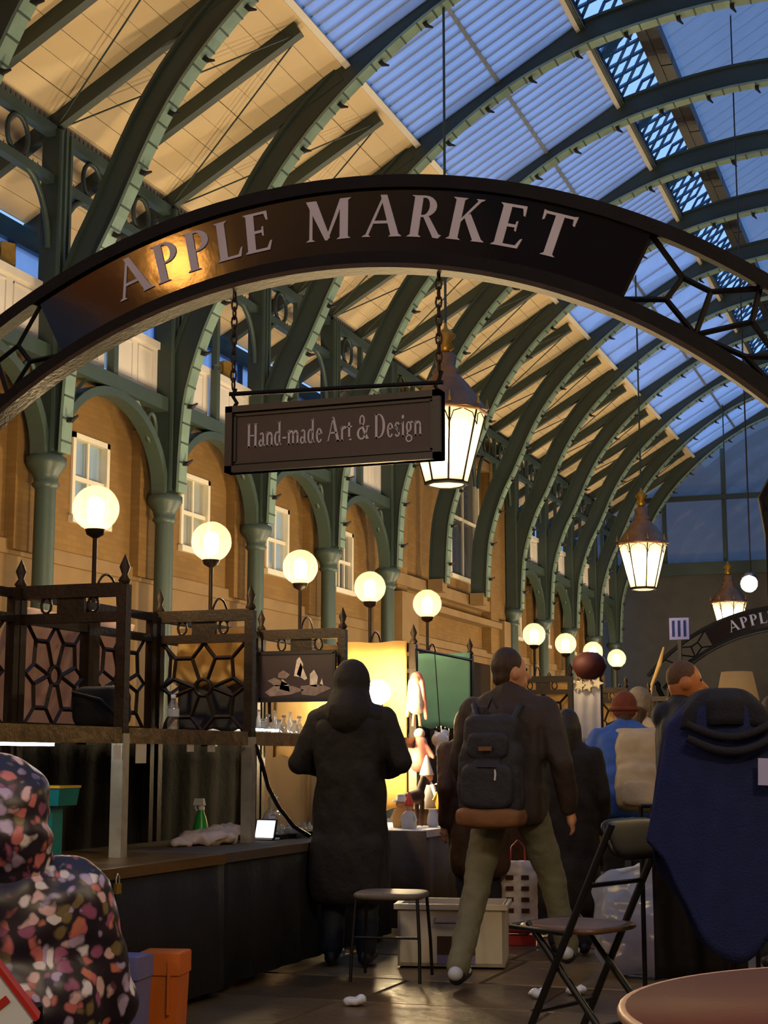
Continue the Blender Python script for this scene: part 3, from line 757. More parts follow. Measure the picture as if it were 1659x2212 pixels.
for sx, zt in ((-1, 0.907), (1, 0.901)):
    xx = sx * 0.512
    MB().path([(xx, 0, 0.31), (xx - 0.02 * sx, 0, 0.34), (xx, 0, 0.37), (xx + 0.012, 0, 0.41)], 0.010, 6).build('hook', 'black_iron', hs)
    m = MB(); n = 11
    for i in range(n):
        z = 0.41 + (zt - 0.41 - 0.02) * (i + 0.5) / n; hl = (zt - 0.43) / n * 0.72
        ax = (1, 0) if i % 2 else (0, 1)
        m.path([(xx + 0.014 * math.cos(q) * ax[0], 0.014 * math.cos(q) * ax[1], z + hl * math.sin(q)) for q in [2 * math.pi * j / 8 for j in range(8)]], 0.005, 4, True)
    m.build('chain', 'brown_iron', hs)

# ================================================================ LANTERNS
def lantern(loc, label):
    t = thing('hanging_lantern', label, 'lantern', loc, 0, 'large hanging lanterns')
    n = 8; rt, rb, zt, zb = 0.50, 0.26, 0.40, -0.52
    def pt(i, r, z, off=0.5): a = 2 * math.pi * (i + off) / n; return Vector((r * math.cos(a), r * math.sin(a), z))
    for i in range(n):
        m = MB(); q = [pt(i, rb, zb), pt(i + 1, rb, zb), pt(i + 1, rt, zt), pt(i, rt, zt)]
        nn = (q[1] - q[0]).cross(q[3] - q[0]).normalized() * 0.008
        m.add([v for v in q] + [v + nn for v in q], [(0, 1, 2, 3), (7, 6, 5, 4), (0, 4, 5, 1), (1, 5, 6, 2), (2, 6, 7, 3), (3, 7, 4, 0)])
        pn = m.build('pane', 'lantern_glass', t)
        MB().tube(pt(i, rb + 0.01, zb), pt(i, rt + 0.01, zt), 0.014, None, 5).build('glazing_bar', 'black_iron', t)
        # little arched tracery at the head of each pane
        c = (pt(i, rt, zt) + pt(i + 1, rt, zt)) / 2
        MB().path([pt(i, rt + 0.005, zt - 0.22), pt(i, rt + 0.005, zt - 0.10).lerp(c, 0.3), c - Vector((0, 0, 0.02)), pt(i + 1, rt + 0.005, zt - 0.10).lerp(c, 0.3), pt(i + 1, rt + 0.005, zt - 0.22)], 0.008, 4).build('tracery', 'black_iron', pn)
    MB().path([pt(i, rb, zb) for i in range(n)], 0.03, 6, True).build('bottom_rim', 'black_iron', t)
    MB().path([pt(i, rt + 0.02, zt) for i in range(n)], 0.03, 6, True).build('top_rim', 'copper', t)
    MB().lathe([(0.24, zb - 0.01), (0.17, zb - 0.03), (0.02, zb - 0.04)], (0, 0, 0), 8).build('base_pane', 'lantern_glass', t)
    MB().lathe([(0.56, zt), (0.50, zt + 0.08), (0.30, zt + 0.36), (0.17, zt + 0.50), (0.19, zt + 0.54), (0.13, zt + 0.60), (0.15, zt + 0.74), (0.05, zt + 0.82)], (0, 0, 0), 8).build('roof', 'copper', t)
    MB().lathe([(0.05, zt + 0.8), (0.12, zt + 0.86), (0.06, zt + 0.93), (0.14, zt + 1.02), (0.03, zt + 1.12), (0.015, zt + 1.2)], (0, 0, 0), 8).build('finial', 'gold', t)
    for i in range(n):
        a = pt(i, 0.53, zt + 0.05); MB().tube(a, a + Vector((0, 0, 0.13)), 0.03, 0.004, 5).build('crown_point', 'gold', t)
    for a in range(4):
        q = math.pi / 2 * a + 0.4
        MB().lathe([(0.02, -0.22), (0.075, -0.12), (0.085, 0.0), (0.05, 0.14), (0.0, 0.18)], (0.16 * math.cos(q), 0.16 * math.sin(q), 0.0), 10).build('bulb', 'lantern_bulb', t)
    top = cz(loc[0]) + 0.26 - loc[2]
    MB().tube((0, 0, zt + 1.15), (0, 0, top), 0.018, None, 6).build('rod', 'green_iron_dark', t)
    return t
for y, lab in ((18.87, 'big glowing copper lantern half hidden behind the hanging sign'), (32.3, 'big glowing lantern on a long rod in mid hall, unobstructed'), (45.5, 'far glowing lantern low over the small arch lettering')):
    lantern((-5.98, y, 5.17), lab)

# flood fittings on the arcade ledge, and the white work lamp on the far arch
def flood(loc, rz, label, m='gold'):
    t = thing('flood_fitting', label, 'lamp', loc, rz)
    MB().box((0, 0, 0.18), (0.26, 0.20, 0.26), None, (0.92, 0.9)).build('housing', m, t)
    MB().lathe([(0.0, -0.012), (0.09, -0.012), (0.11, 0.0), (0.09, 0.012)], (0, 0, 0), 16, Matrix.Translation((0, -0.105, 0.18)) @ Matrix.Rotation(R(90), 4, 'X')).build('lens_ring', 'gold', t)
    MB().box((0, 0, 0.03), (0.05, 0.08, 0.07)).build('bracket', 'dark_trim', t)
    return t
flood((-10.25, 15.2, 6.84), R(-28), 'square gold flood fitting on the ledge left of the nearest post')
flood((-10.25, 21.15, 6.84), R(-28), 'small gold flood fitting on the ledge behind the hanging sign chain')
wlp = thing('work_lamp', 'dazzling white work lamp above the far arch', 'lamp', (-2.95, 25.0, 3.90))
MB().lathe([(0.05, -0.03), (0.11, 0.0), (0.12, 0.12), (0.06, 0.2)], (0, 0, 0), 12, Matrix.Rotation(R(60), 4, 'X')).build('housing', 'dark_trim', wlp)
MB().ball((0, -0.14, -0.03), 0.13).build('bulb', 'white_lamp', wlp)
MB().tube((0, 0.1, 0.1), (0, 0.1, 9.52), 0.012, None, 6).build('drop_rod', 'dark_trim', wlp)

# ================================================================ STALLS
sheer('pink_cloth', rgb(247, 224, 212), 0.6)
sheer('cream_cloth', rgb(220, 192, 136))
mat('grey_cloth', rgb(70, 70, 74), 0.85, 0, 0.15, 5, 0.2, 20)
mat('black_cloth', rgb(20, 17, 15), 0.9, 0, 0.2, 5, 0.2, 20)
mat('brown_cloth', rgb(92, 78, 62), 0.85, 0, 0.15, 4, 0.3, 12)
sheer('green_cloth', rgb(132, 184, 164), 0.5)
sheer('warm_cloth', rgb(240, 198, 116), 0.4)
mat('white_cloth', rgb(214, 210, 214), 0.75, 0, 0.06, 4, 0.3, 8)
mat('wood_top', rgb(96, 70, 36), 0.35, 0, 0.3, 5, 0.3, 30, None, (1, 0.15, 1))
mat('shelf_metal', rgb(120, 96, 56), 0.35, 0.4, 0.35, 12, 0.2, 30)
mat('steel', rgb(190, 182, 160), 0.35, 0.35, 0.2, 12)
mat('paper', rgb(216, 212, 202), 0.6, 0, 0.04, 6)

def petal_edges():
    A, B, Cc, D, Co, E_, F, G = (0, .5), (.14, .33), (.05, .09), (.34, .33), (.5, .5), (.36, .10), (.10, 0), (.5, 0)
    es = [(A, B), (B, Cc), (B, D), (D, Co), (D, E_), (E_, F), (E_, G)]
    out = []
    for sx in (1, -1):
        for sy in (1, -1):
            out += [((a[0] * sx, a[1] * sy), (b[0] * sx, b[1] * sy)) for a, b in es]
    return out
def lattice_panel(m, o, ux, uz, r=0.012):
    """o centre, ux / uz full-size vectors"""
    o, ux, uz = Vector(o), Vector(ux), Vector(uz)
    for a, b in petal_edges(): m.tube(o + ux * a[0] + uz * a[1], o + ux * b[0] + uz * b[1], r, None, 4)
    w, h = ux.length, uz.length
    m.path([o + ux * (0.095 * math.cos(q)) + uz * (0.095 * math.sin(q)) for q in [2 * math.pi * i / 14 for i in range(14)]], r, 4, True)
SX0, SX1 = -4.62, -4.0
SY = [5.62, 7.13, 8.68, 10.21, 11.74, 13.27, 14.8]
def stall(i, label, back=None, end_fill=None, shelf=True, y0=None, globe=True, near=True):
    y = SY[i] if y0 is None else y0; pitch = 1.53
    t = thing('iron_stall', label, 'market stall', (SX0, y, 0), 0, 'iron market stalls')
    W = SX1 - SX0
    for (x, yy) in ((0, 0), (W, 0)):
        po = MB().box((x, yy, 1.04), (0.055, 0.055, 2.08)).build('post', 'brown_iron', t)
        MB().lathe([(0.02, 2.08), (0.035, 2.10), (0.015, 2.13), (0.03, 2.17), (0.0, 2.24)], (x, yy, 0), 8).build('finial', 'brown_iron', po)
    MB().box((0, pitch - 0.08, 1.04), (0.05, 0.05, 2.08)).build('post', 'brown_iron', t)
    for z, h in ((2.055, 0.07), (1.915, 0.05)):
        MB().box((W / 2, 0, z), (W, 0.05, h)).build('end_rail', 'brown_iron', t)
    MB().box((W / 2, 0, 1.985), (0.16, 0.02, 0.10)).build('rail_ornament', 'brown_iron', t)
    for dx in (0.16, 0.30, 0.44):
        m = MB(); m.path([(dx + 0.03 * math.cos(q), 0, 1.985 + 0.042 * math.sin(q)) for q in [2 * math.pi * j / 10 for j in range(10)]], 0.008, 4, True)
        m.build('rail_scroll', 'brown_iron', t)
    if end_fill == 'lattice':
        m = MB(); lattice_panel(m, (W / 2, 0, 1.62), (W - 0.06, 0, 0), (0, 0, 0.54), 0.013); m.build('end_lattice', 'brown_iron', t)
    # back panels along the aisle
    for z in (2.05, 1.92, 1.36):
        MB().box((0, pitch / 2, z), (0.045, pitch - 0.06, 0.045)).build('back_rail', 'brown_iron', t)
    MB().box((0, pitch / 2 - 0.04, 1.66), (0.06, 0.12, 0.78)).build('mullion', 'brown_iron', t)
    for yc in (0.36, 1.08):
        m = MB(); lattice_panel(m, (0, yc, 1.64), (0, 0.58, 0), (0, 0, 0.54), 0.013); m.build('back_lattice', 'brown_iron', t)
    if shelf:
        MB().bx(0.0, W + 0.02, 0.03, pitch - 0.06, 1.315, 1.35).build('shelf', 'shelf_metal', t)
        MB().bx(W + 0.0, W + 0.03, 0.03, pitch - 0.06, 1.27, 1.35).build('shelf_lip', 'shelf_metal', t)
    MB().box((W, 0.0, 0.72), (0.066, 0.066, 1.2)).build('leg', 'steel', t) if near else None
    if globe: pass
    return t
def globe_lamp(y, label, x=-4.65, z=2.63, rg=0.135):
    t = thing('globe_lamp', label, 'lamp', (x, y, 2.07), 0, 'globe lamps along the stalls')
    zc = z - 2.07
    sm_ = MB().tube((0, 0, 0), (0, 0, zc - rg + 0.01), 0.014, None, 8).build('stem', 'brown_iron', t)
    MB().lathe([(0.014, zc - rg - 0.04), (0.05, zc - rg - 0.02), (0.06, zc - rg + 0.012)], (0, 0, 0), 12).build('gallery', 'brown_iron', t)
    gl_ = MB().ball((0, 0, zc), rg, 24, 14).build('globe', 'globe_glass', t)
    MB().lathe([(0.0, -0.07), (0.04, -0.065), (0.05, 0.0), (0.046, 0.05), (0.025, 0.075), (0, 0.08)], (0, 0, zc - 0.015), 14).build('bulb', 'bulb', t)
    MB().path([(0, 0.02 + 0.13 - 0.13 * math.cos(q), 0.02 + 0.17 * math.sin(q)) for q in [math.pi * i / 12 for i in range(13)]], 0.008, 5).build('scroll', 'brown_iron', sm_)
    return t
GY = [7.93, 9.45, 10.98, 12.5, 14.05, 18.05, 19.65, 21.25, 22.85]
for i, y in enumerate(GY):
    globe_lamp(y, 'glowing globe lamp on a thin stem, %s in the row from the left' % ORD[i])

for i, y in enumerate((1.6, 6.2, 9.3, 12.4, 15.5)):  # lamps out of view, added as fill from the right
    g_ = globe_lamp(y, 'added fill globe lamp on a post, out of view right of the aisle, %s' % ORD[i], x=0.45)
    [c for c in g_.children if c.name.startswith('bulb')][0].data.materials[0] = MATS['bulb_soft']
    g_['group'] = 'added fill lamps on posts along the right'
    MB().tube((0, 0, -2.07), (0, 0, 0.02), 0.03, 0.02, 8).build('post', 'brown_iron', g_)
    MB().lathe([(0.12, -2.07), (0.12, -2.03), (0.04, -1.95)], (0, 0, 0), 10).build('base', 'brown_iron', g_)
stall(0, 'dark iron stall frame cut off by the left edge')
stall(1, 'iron stall frame with pink cloth backing on the left')
stall(2, 'iron stall frame with a petal lattice end panel', end_fill='lattice')
stall(3, 'iron stall frame that carries the crystal picture')
stall(4, 'iron stall frame hung with the glowing cream cloth', shelf=False)
stall(5, 'iron stall frame behind the green cloth', shelf=False)
for j, y in enumerate((17.1, 18.64, 20.2, 21.8, 23.4)):
    stall(0, 'distant iron stall under the far globes, %s from the left' % ORD[j], y0=y, near=False, shelf=(j % 2 == 0), end_fill='lattice' if j != 1 else None)

# cloths hung in the stalls (each a thing of its own, with folds)
def hung_cloth(name, label, cat, p0, p1, z0, z1, m, fold=0.012, nf=9, thick=0.006, nx=28, nz=10, sway=0.0):
    p0, p1 = Vector((*p0, 0)), Vector((*p1, 0)); d = p1 - p0; nrm = Vector((d.y, -d.x, 0)).normalized()
    o = thing_mesh = MB(); vs = []
    for side in (0, 1):
        for j in range(nz + 1):
            for i in range(nx + 1):
                u = i / nx; v = j / nz
                p = p0 + d * u + nrm * (fold * (1 - 0.5 * v) * math.sin(u * nf * 2 * math.pi + 0.6 * math.sin(5 * v)) + side * thick + sway * (1 - v))
                vs.append((p.x, p.y, z0 + (z1 - z0) * v + (0.012 * math.sin(u * 17) if j == 0 else (0.006 * math.sin(u * 9) if j == nz else 0))))
    S = (nx + 1) * (nz + 1); fs = []
    for j in range(nz):
        for i in range(nx):
            a = j * (nx + 1) + i
            fs.append((a, a + 1, a + nx + 2, a + nx + 1)); fs.append((S + a + nx + 1, S + a + nx + 2, S + a + 1, S + a))
    for i in range(nx):
        fs.append((i, S + i, S + i + 1, i + 1)); a = nz * (nx + 1) + i; fs.append((a, a + 1, S + a + 1, S + a))
    for j in range(nz):
        a = j * (nx + 1); fs.append((a, a + nx + 1, S + a + nx + 1, S + a)); a += nx; fs.append((a, S + a, S + a + nx + 1, a + nx + 1))
    o.add(vs, fs, True)
    ob = o.build(name, m)
    return tag(ob, label, cat)
hung_cloth('backing_cloth', 'pink cloth hung behind the leftmost petal lattice', 'cloth', (-4.72, 5.7), (-4.72, 7.05), 1.30, 2.02, 'pink_cloth', sway=-0.24)
hung_cloth('backing_cloth', 'long pink cloth hung behind the stall lattice beside it', 'cloth', (-4.72, 7.2), (-4.72, 8.55), 1.30, 2.0, 'pink_cloth', sway=-0.24)
hung_cloth('backing_cloth', 'crumpled cream cloth behind the petal lattice end panel', 'cloth', (-4.56, 8.82), (-4.02, 8.80), 1.64, 1.99, 'cream_cloth', 0.03, 3)
hung_cloth('backing_cloth', 'dark grey cloth below the cream one behind the petal lattice', 'cloth', (-4.56, 8.84), (-4.02, 8.82), 1.36, 1.65, 'grey_cloth', 0.01, 3)
hung_cloth('backing_cloth', 'glowing cream backcloth of the brightly lit stall', 'cloth', (-4.59, 11.69), (-4.04, 11.69), 0.80, 2.10, 'warm_cloth', 0.008, 3)
hung_cloth('hung_cloth', 'plain sea green cloth hung at the stall end', 'cloth', (-4.49, 13.21), (-3.98, 13.21), 1.46, 2.10, 'green_cloth', 0.006, 2)
hung_cloth('hung_cloth', 'white sheet hung with tinsel under the far globes', 'cloth', (-4.36, 18.57), (-3.98, 18.57), 1.36, 2.10, 'white_cloth', 0.012, 3)
for j, y in enumerate((17.19, 20.29, 21.89)):
    hung_cloth('backing_cloth', 'lit cream cloth behind the far lattice end, %s of three' % ORD[j], 'cloth', (-4.58, y), (-4.04, y), 1.3, 2.04, 'cream_cloth', 0.008, 3)
hung_cloth('backing_cloth', 'black drape closing the back of the left stalls below the shelf', 'drape', (-4.68, 5.6), (-4.68, 10.1), 0.0, 1.30, 'black_cloth', 0.02, 14, 0.006, 60)
hung_cloth('backing_cloth', 'warm orange lit board cloth under the crystal picture', 'cloth', (-4.56, 10.3), (-4.56, 11.65), 1.2, 1.9, 'warm_cloth', 0.005, 3)

# picture of crystals
pc = thing('picture', 'framed picture of pale crystals on a dark ground', 'picture', (-4.31, 10.14, 1.60))
bk_ = MB().box((0, 0, 0.15), (0.55, 0.02, 0.34)).build('backing', 'sign_brown', pc)
fr = MB()
for c, d in (((0, -0.004, 0.0), (0.57, 0.03, 0.02)), ((0, -0.004, 0.32), (0.57, 0.03, 0.02)), ((-0.28, -0.004, 0.15), (0.02, 0.03, 0.34)), ((0.28, -0.004, 0.15), (0.02, 0.03, 0.34))): fr.box(c, d)
fr.build('frame', 'dark_trim', pc)
mat('crystal_print', rgb(206, 190, 176), 0.5, 0, 0.25, 30)
mat('crystal_dim', rgb(128, 108, 98), 0.5, 0, 0.25, 30)
for pts, m in (([(-0.24, 0.05), (-0.16, 0.10), (-0.03, 0.09), (0.06, 0.06), (-0.05, 0.03), (-0.2, 0.02)], 'crystal_dim'), ([(0.03, 0.09), (0.18, 0.10), (0.26, 0.07), (0.14, 0.02), (0.04, 0.03)], 'crystal_dim'),
               ([(-0.22, 0.13), (-0.17, 0.15), (-0.05, 0.10), (-0.16, 0.09)], 'crystal_dim'), ([(-0.14, 0.18), (-0.10, 0.20), (-0.05, 0.17), (-0.08, 0.14), (-0.14, 0.15)], 'crystal_dim'),
               ([(-0.02, 0.16), (0.0, 0.27), (0.02, 0.29), (0.05, 0.24), (0.03, 0.15)], 'crystal_print'), ([(0.0, 0.17), (0.06, 0.13), (0.08, 0.14), (0.03, 0.25)], 'crystal_print'),
               ([(-0.13, 0.07), (-0.11, 0.14), (-0.06, 0.10), (-0.05, 0.05)], 'crystal_print'), ([(0.10, 0.09), (0.10, 0.17), (0.13, 0.20), (0.16, 0.15), (0.15, 0.08)], 'crystal_print'), ([(0.17, 0.09), (0.19, 0.14), (0.2, 0.09)], 'crystal_print')):
    MB().prism(pts, (0, -0.0115, 0), (1, 0, 0), (0, 0, 1), (0, -1, 0), 0.002).build('printed_crystal', m, bk_)

# counters: top, legs and skirt cloth
def counter(label, x0, x1, y0, y1, z, top, skirt, zskirt=0.04, loc_legs=True):
    t = thing('stall_counter', label, 'counter', (x0, y0, 0), 0, 'stall counters')
    W, D = x1 - x0, y1 - y0
    MB().bx(0, W, 0, D, z - 0.035, z).build('top', top, t)
    for a in (0.05, W - 0.05):
        for b in (0.05, D - 0.05): MB().box((a, b, (z - 0.035) / 2), (0.04, 0.04, z - 0.035)).build('leg', 'brown_iron', t)
    if skirt:
        m = MB(); n = 40
        per = [(W + 0.012, D * i / n) for i in range(n, -1, -1)] + [(W * (1 - i / 16), -0.012) for i in range(17)]
        vs = []
        for k_, (px, py) in enumerate(per):
            o_ = 0.010 * math.sin(k_ * 1.3)
            dx, dy = ((o_, 0) if k_ <= n else (0, -o_))
            vs += [(px, py, z - 0.004), (px + dx + (0.012 if k_ <= n else 0), py + dy, zskirt)]
        m.add(vs, [(2 * i, 2 * i + 1, 2 * i + 3, 2 * i + 2) for i in range(len(per) - 1)], True)
        o = m.build('skirt', skirt, t)
        so = o.modifiers.new('thick', 'SOLIDIFY'); so.thickness = 0.006
    MB().bx(W - 0.005, W + 0.022, 0.0, D, z - 0.045, z + 0.004).build('edge_trim', top, t)
    return t
counter('wooden topped dark counter at the left, padlock hanging below its edge', -4.58, -3.60, 4.3, 7.50, 0.705, 'wood_top', 'black_cloth')
counter('dark cloth covered counter in front of the crystal picture', -4.58, -3.66, 7.62, 10.2, 0.70, 'brown_cloth', 'black_cloth')
counter('counter with a grey brown skirt in front of the bright stall', -4.50, -3.50, 10.5, 13.3, 0.70, 'white_cloth', 'brown_cloth')
counter('far dark counter under the distant globes', -4.5, -3.7, 17.2, 23.4, 0.75, 'brown_cloth', 'black_cloth')

# bright lamp in the lit stall, and a stand-in for its reflection
def clip_lamp(loc, label, aim):
    t = thing('stall_lamp', label, 'lamp', loc)
    q = Vector(aim).to_track_quat('Z', 'Y').to_matrix().to_4x4()
    MB().lathe([(0.02, -0.16), (0.035, -0.14), (0.04, -0.07)], (0, 0, 0), 12, q).build('socket', 'steel', t)
    m = MB().ball((0, 0, 0), 0.095, 14, 10)
    m.build('bulb', 'spot_bulb', t, tuple(Vector(aim).normalized() * 0.04))
    MB().path([(0, 0, 0) - 0.1 * Vector(aim).normalized() if False else tuple(-0.1 * Vector(aim).normalized()), (-0.05, 0.2, -0.05), (-0.06, 0.25, -0.2)], 0.008, 5).build('arm', 'dark_trim', t)
    return t
clip_lamp((-4.17, 11.42, 1.68), 'dazzling upper lamp of the bright stall', (0.1, -0.75, 0.25))
clip_lamp((-4.14, 11.40, 1.28), 'dazzling lower lamp of the bright stall', (0.1, -0.75, 0.25))  # extra bulb stands for light reflected off white goods
# strip lamp under the shelf on the left
sl_ = thing('strip_lamp', 'cold white strip lamp under the left stall shelf', 'lamp', (-4.2, 6.2, 1.285))
MB().box((0, 0, 0), (0.05, 1.3, 0.03)).build('housing', 'steel', sl_)
MB().box((0.0, 0, -0.022), (0.035, 1.2, 0.016)).build('tube', 'led', sl_)

# ================================================================ PEOPLE
def cap_mesh(m, p0, p1, r0, r1, n=14):
    p0, p1 = Vector(p0), Vector(p1); d = p1 - p0
    if d.length < 1e-4: d = Vector((0, 0, 1e-3))
    q = d.to_track_quat('Z', 'Y').to_matrix().to_4x4(); q.translation = p0
    L = d.length; prof = []
    for i in range(5): a = math.pi / 2 * i / 4; prof.append((r0 * math.sin(a), -r0 * math.cos(a)))
    for i in range(5): a = math.pi / 2 * i / 4; prof.append((r1 * math.cos(a), L + r1 * math.sin(a)))
    m.lathe(prof, (0, 0, 0), n, q)
def ell_mesh(m, c, r, rot=None):
    t = MB().ball((0, 0, 0), r, 18, 12)
    M = Matrix.Translation(c) @ (rot.to_4x4() if rot else Matrix.Identity(4))
    m.add(t.v, t.f, True, M)
def sup_mesh(m, c, r, rot=None, e=0.45):
    n, k = 24, 14; vs = []
    sg = lambda v, p: math.copysign(abs(v) ** p, v)
    for i in range(k + 1):
        t = -math.pi / 2 + math.pi * i / k
        for j in range(n):
            a = 2 * math.pi * j / n
            vs.append((r[0] * sg(math.cos(t), e) * sg(math.cos(a), e), r[1] * sg(math.cos(t), e) * sg(math.sin(a), e), r[2] * sg(math.sin(t), e)))
    M = Matrix.Translation(c) @ (rot.to_4x4() if rot else Matrix.Identity(4))
    m.add(vs, [(i * n + j, i * n + (j + 1) % n, (i + 1) * n + (j + 1) % n, (i + 1) * n + j) for i in range(k) for j in range(n)], True, M)
from mathutils import noise as mnoise
def blob(name, items, m, parent, voxel=0.014, smooth=5, wr=0.0, wf=(9, 9, 4)):
    b = MB()
    for it in items:
        if it[0] == 'c': cap_mesh(b, *it[1:5])
        elif it[0] == 'b': sup_mesh(b, it[1], it[2], it[3] if len(it) > 3 else None)
        else: ell_mesh(b, it[1], it[2], it[3] if len(it) > 3 else None)
    me = bpy.data.meshes.new(name); me.from_pydata(b.v, [], b.f)
    bm = bmesh.new(); bm.from_mesh(me); bmesh.ops.remove_doubles(bm, verts=bm.verts, dist=1e-5); bmesh.ops.recalc_face_normals(bm, faces=bm.faces); bm.to_mesh(me); bm.free()
    o = bpy.data.objects.new(name, me); col.objects.link(o)
    r_ = o.modifiers.new('r', 'REMESH'); r_.mode = 'VOXEL'; r_.voxel_size = voxel; r_.use_smooth_shade = True
    s_ = o.modifiers.new('s', 'SMOOTH'); s_.iterations = smooth; s_.factor = 0.5
    dg = bpy.context.evaluated_depsgraph_get()
    new = bpy.data.meshes.new_from_object(o.evaluated_get(dg))
    o.modifiers.clear(); o.data = new; bpy.data.meshes.remove(me)
    new.name = name
    if wr:
        off = Vector((random.uniform(0, 50), 0, random.uniform(0, 50)))
        nr = [v.normal.copy() for v in new.vertices]
        for v, q in zip(new.vertices, nr):
            c = v.co
            d = mnoise.noise(Vector((c.x * wf[0] + c.z * 5, c.y * wf[1], c.z * wf[2] - c.x * 3)) + off) + 0.5 * mnoise.noise(Vector((c.x * wf[0] * 2.3, c.y * wf[1] * 2.3, c.z * wf[2] * 3.1)) + off)
            v.co = c + q * d * wr
    new.materials.clear(); new.materials.append(MATS[m] if isinstance(m, str) else m)
    for p in new.polygons: p.use_smooth = True
    o.parent = parent
    return o
mat('skin', rgb(206, 148, 112), 0.5, 0, 0.08, 12)
mat('skin_tan', rgb(190, 116, 66), 0.5, 0, 0.08, 12)
mat('hair_brown', rgb(58, 38, 24), 0.6, 0, 0.25, 40, 0.5, 90, None, (1, 1, 0.15))
mat('hair_black', rgb(24, 19, 18), 0.55, 0, 0.25, 40, 0.5, 90, None, (1, 1, 0.15))
mat('hair_short', rgb(92, 62, 36), 0.7, 0, 0.2, 60, 0.3, 160)
mat('coat_black', rgb(30, 24, 20), 0.8, 0, 0.2, 7, 0.35, 26)
mat('coat_brown', rgb(70, 44, 24), 0.75, 0, 0.25, 6, 0.3, 22)
mat('jacket_dark', rgb(56, 44, 38), 0.75, 0, 0.2, 6, 0.4, 18)
mat('trouser_khaki', rgb(116, 114, 92), 0.8, 0, 0.15, 5, 0.4, 16)
mat('trouser_dark', rgb(34, 36, 44), 0.8, 0, 0.15, 5, 0.3, 16)
mat('shoe_dark', rgb(28, 28, 32), 0.5, 0, 0.15, 8)
mat('shoe_white', rgb(200, 206, 216), 0.4, 0, 0.1, 8)
mat('pack_navy', rgb(40, 40, 50), 0.7, 0, 0.15, 9, 0.3, 30)
mat('pack_tan', rgb(128, 86, 48), 0.7, 0, 0.15, 9, 0.2, 30)
mat('pack_beige', rgb(186, 166, 130), 0.75, 0, 0.10, 7, 0.3, 16)
mat('jacket_blue', rgb(52, 92, 172), 0.7, 0, 0.10, 6, 0.3, 18)
mat('sleeve_pale', rgb(206, 178, 160), 0.7, 0, 0.10, 8, 0.3, 18)
mat('beanie_red', rgb(112, 52, 30), 0.85, 0, 0.2, 20, 0.4, 60)
mat('beanie_grey', rgb(132, 118, 98), 0.85, 0, 0.15, 20, 0.4, 60)
mat('purple_cloth', rgb(84, 62, 92), 0.8, 0, 0.15, 8, 0.2, 20)
mat('navy_wool', rgb(34, 42, 84), 0.92, 0, 0.10, 14, 0.35, 120, spec=0.2)
mat('cap_orange', rgb(196, 108, 60), 0.8, 0, 0.15, 12)

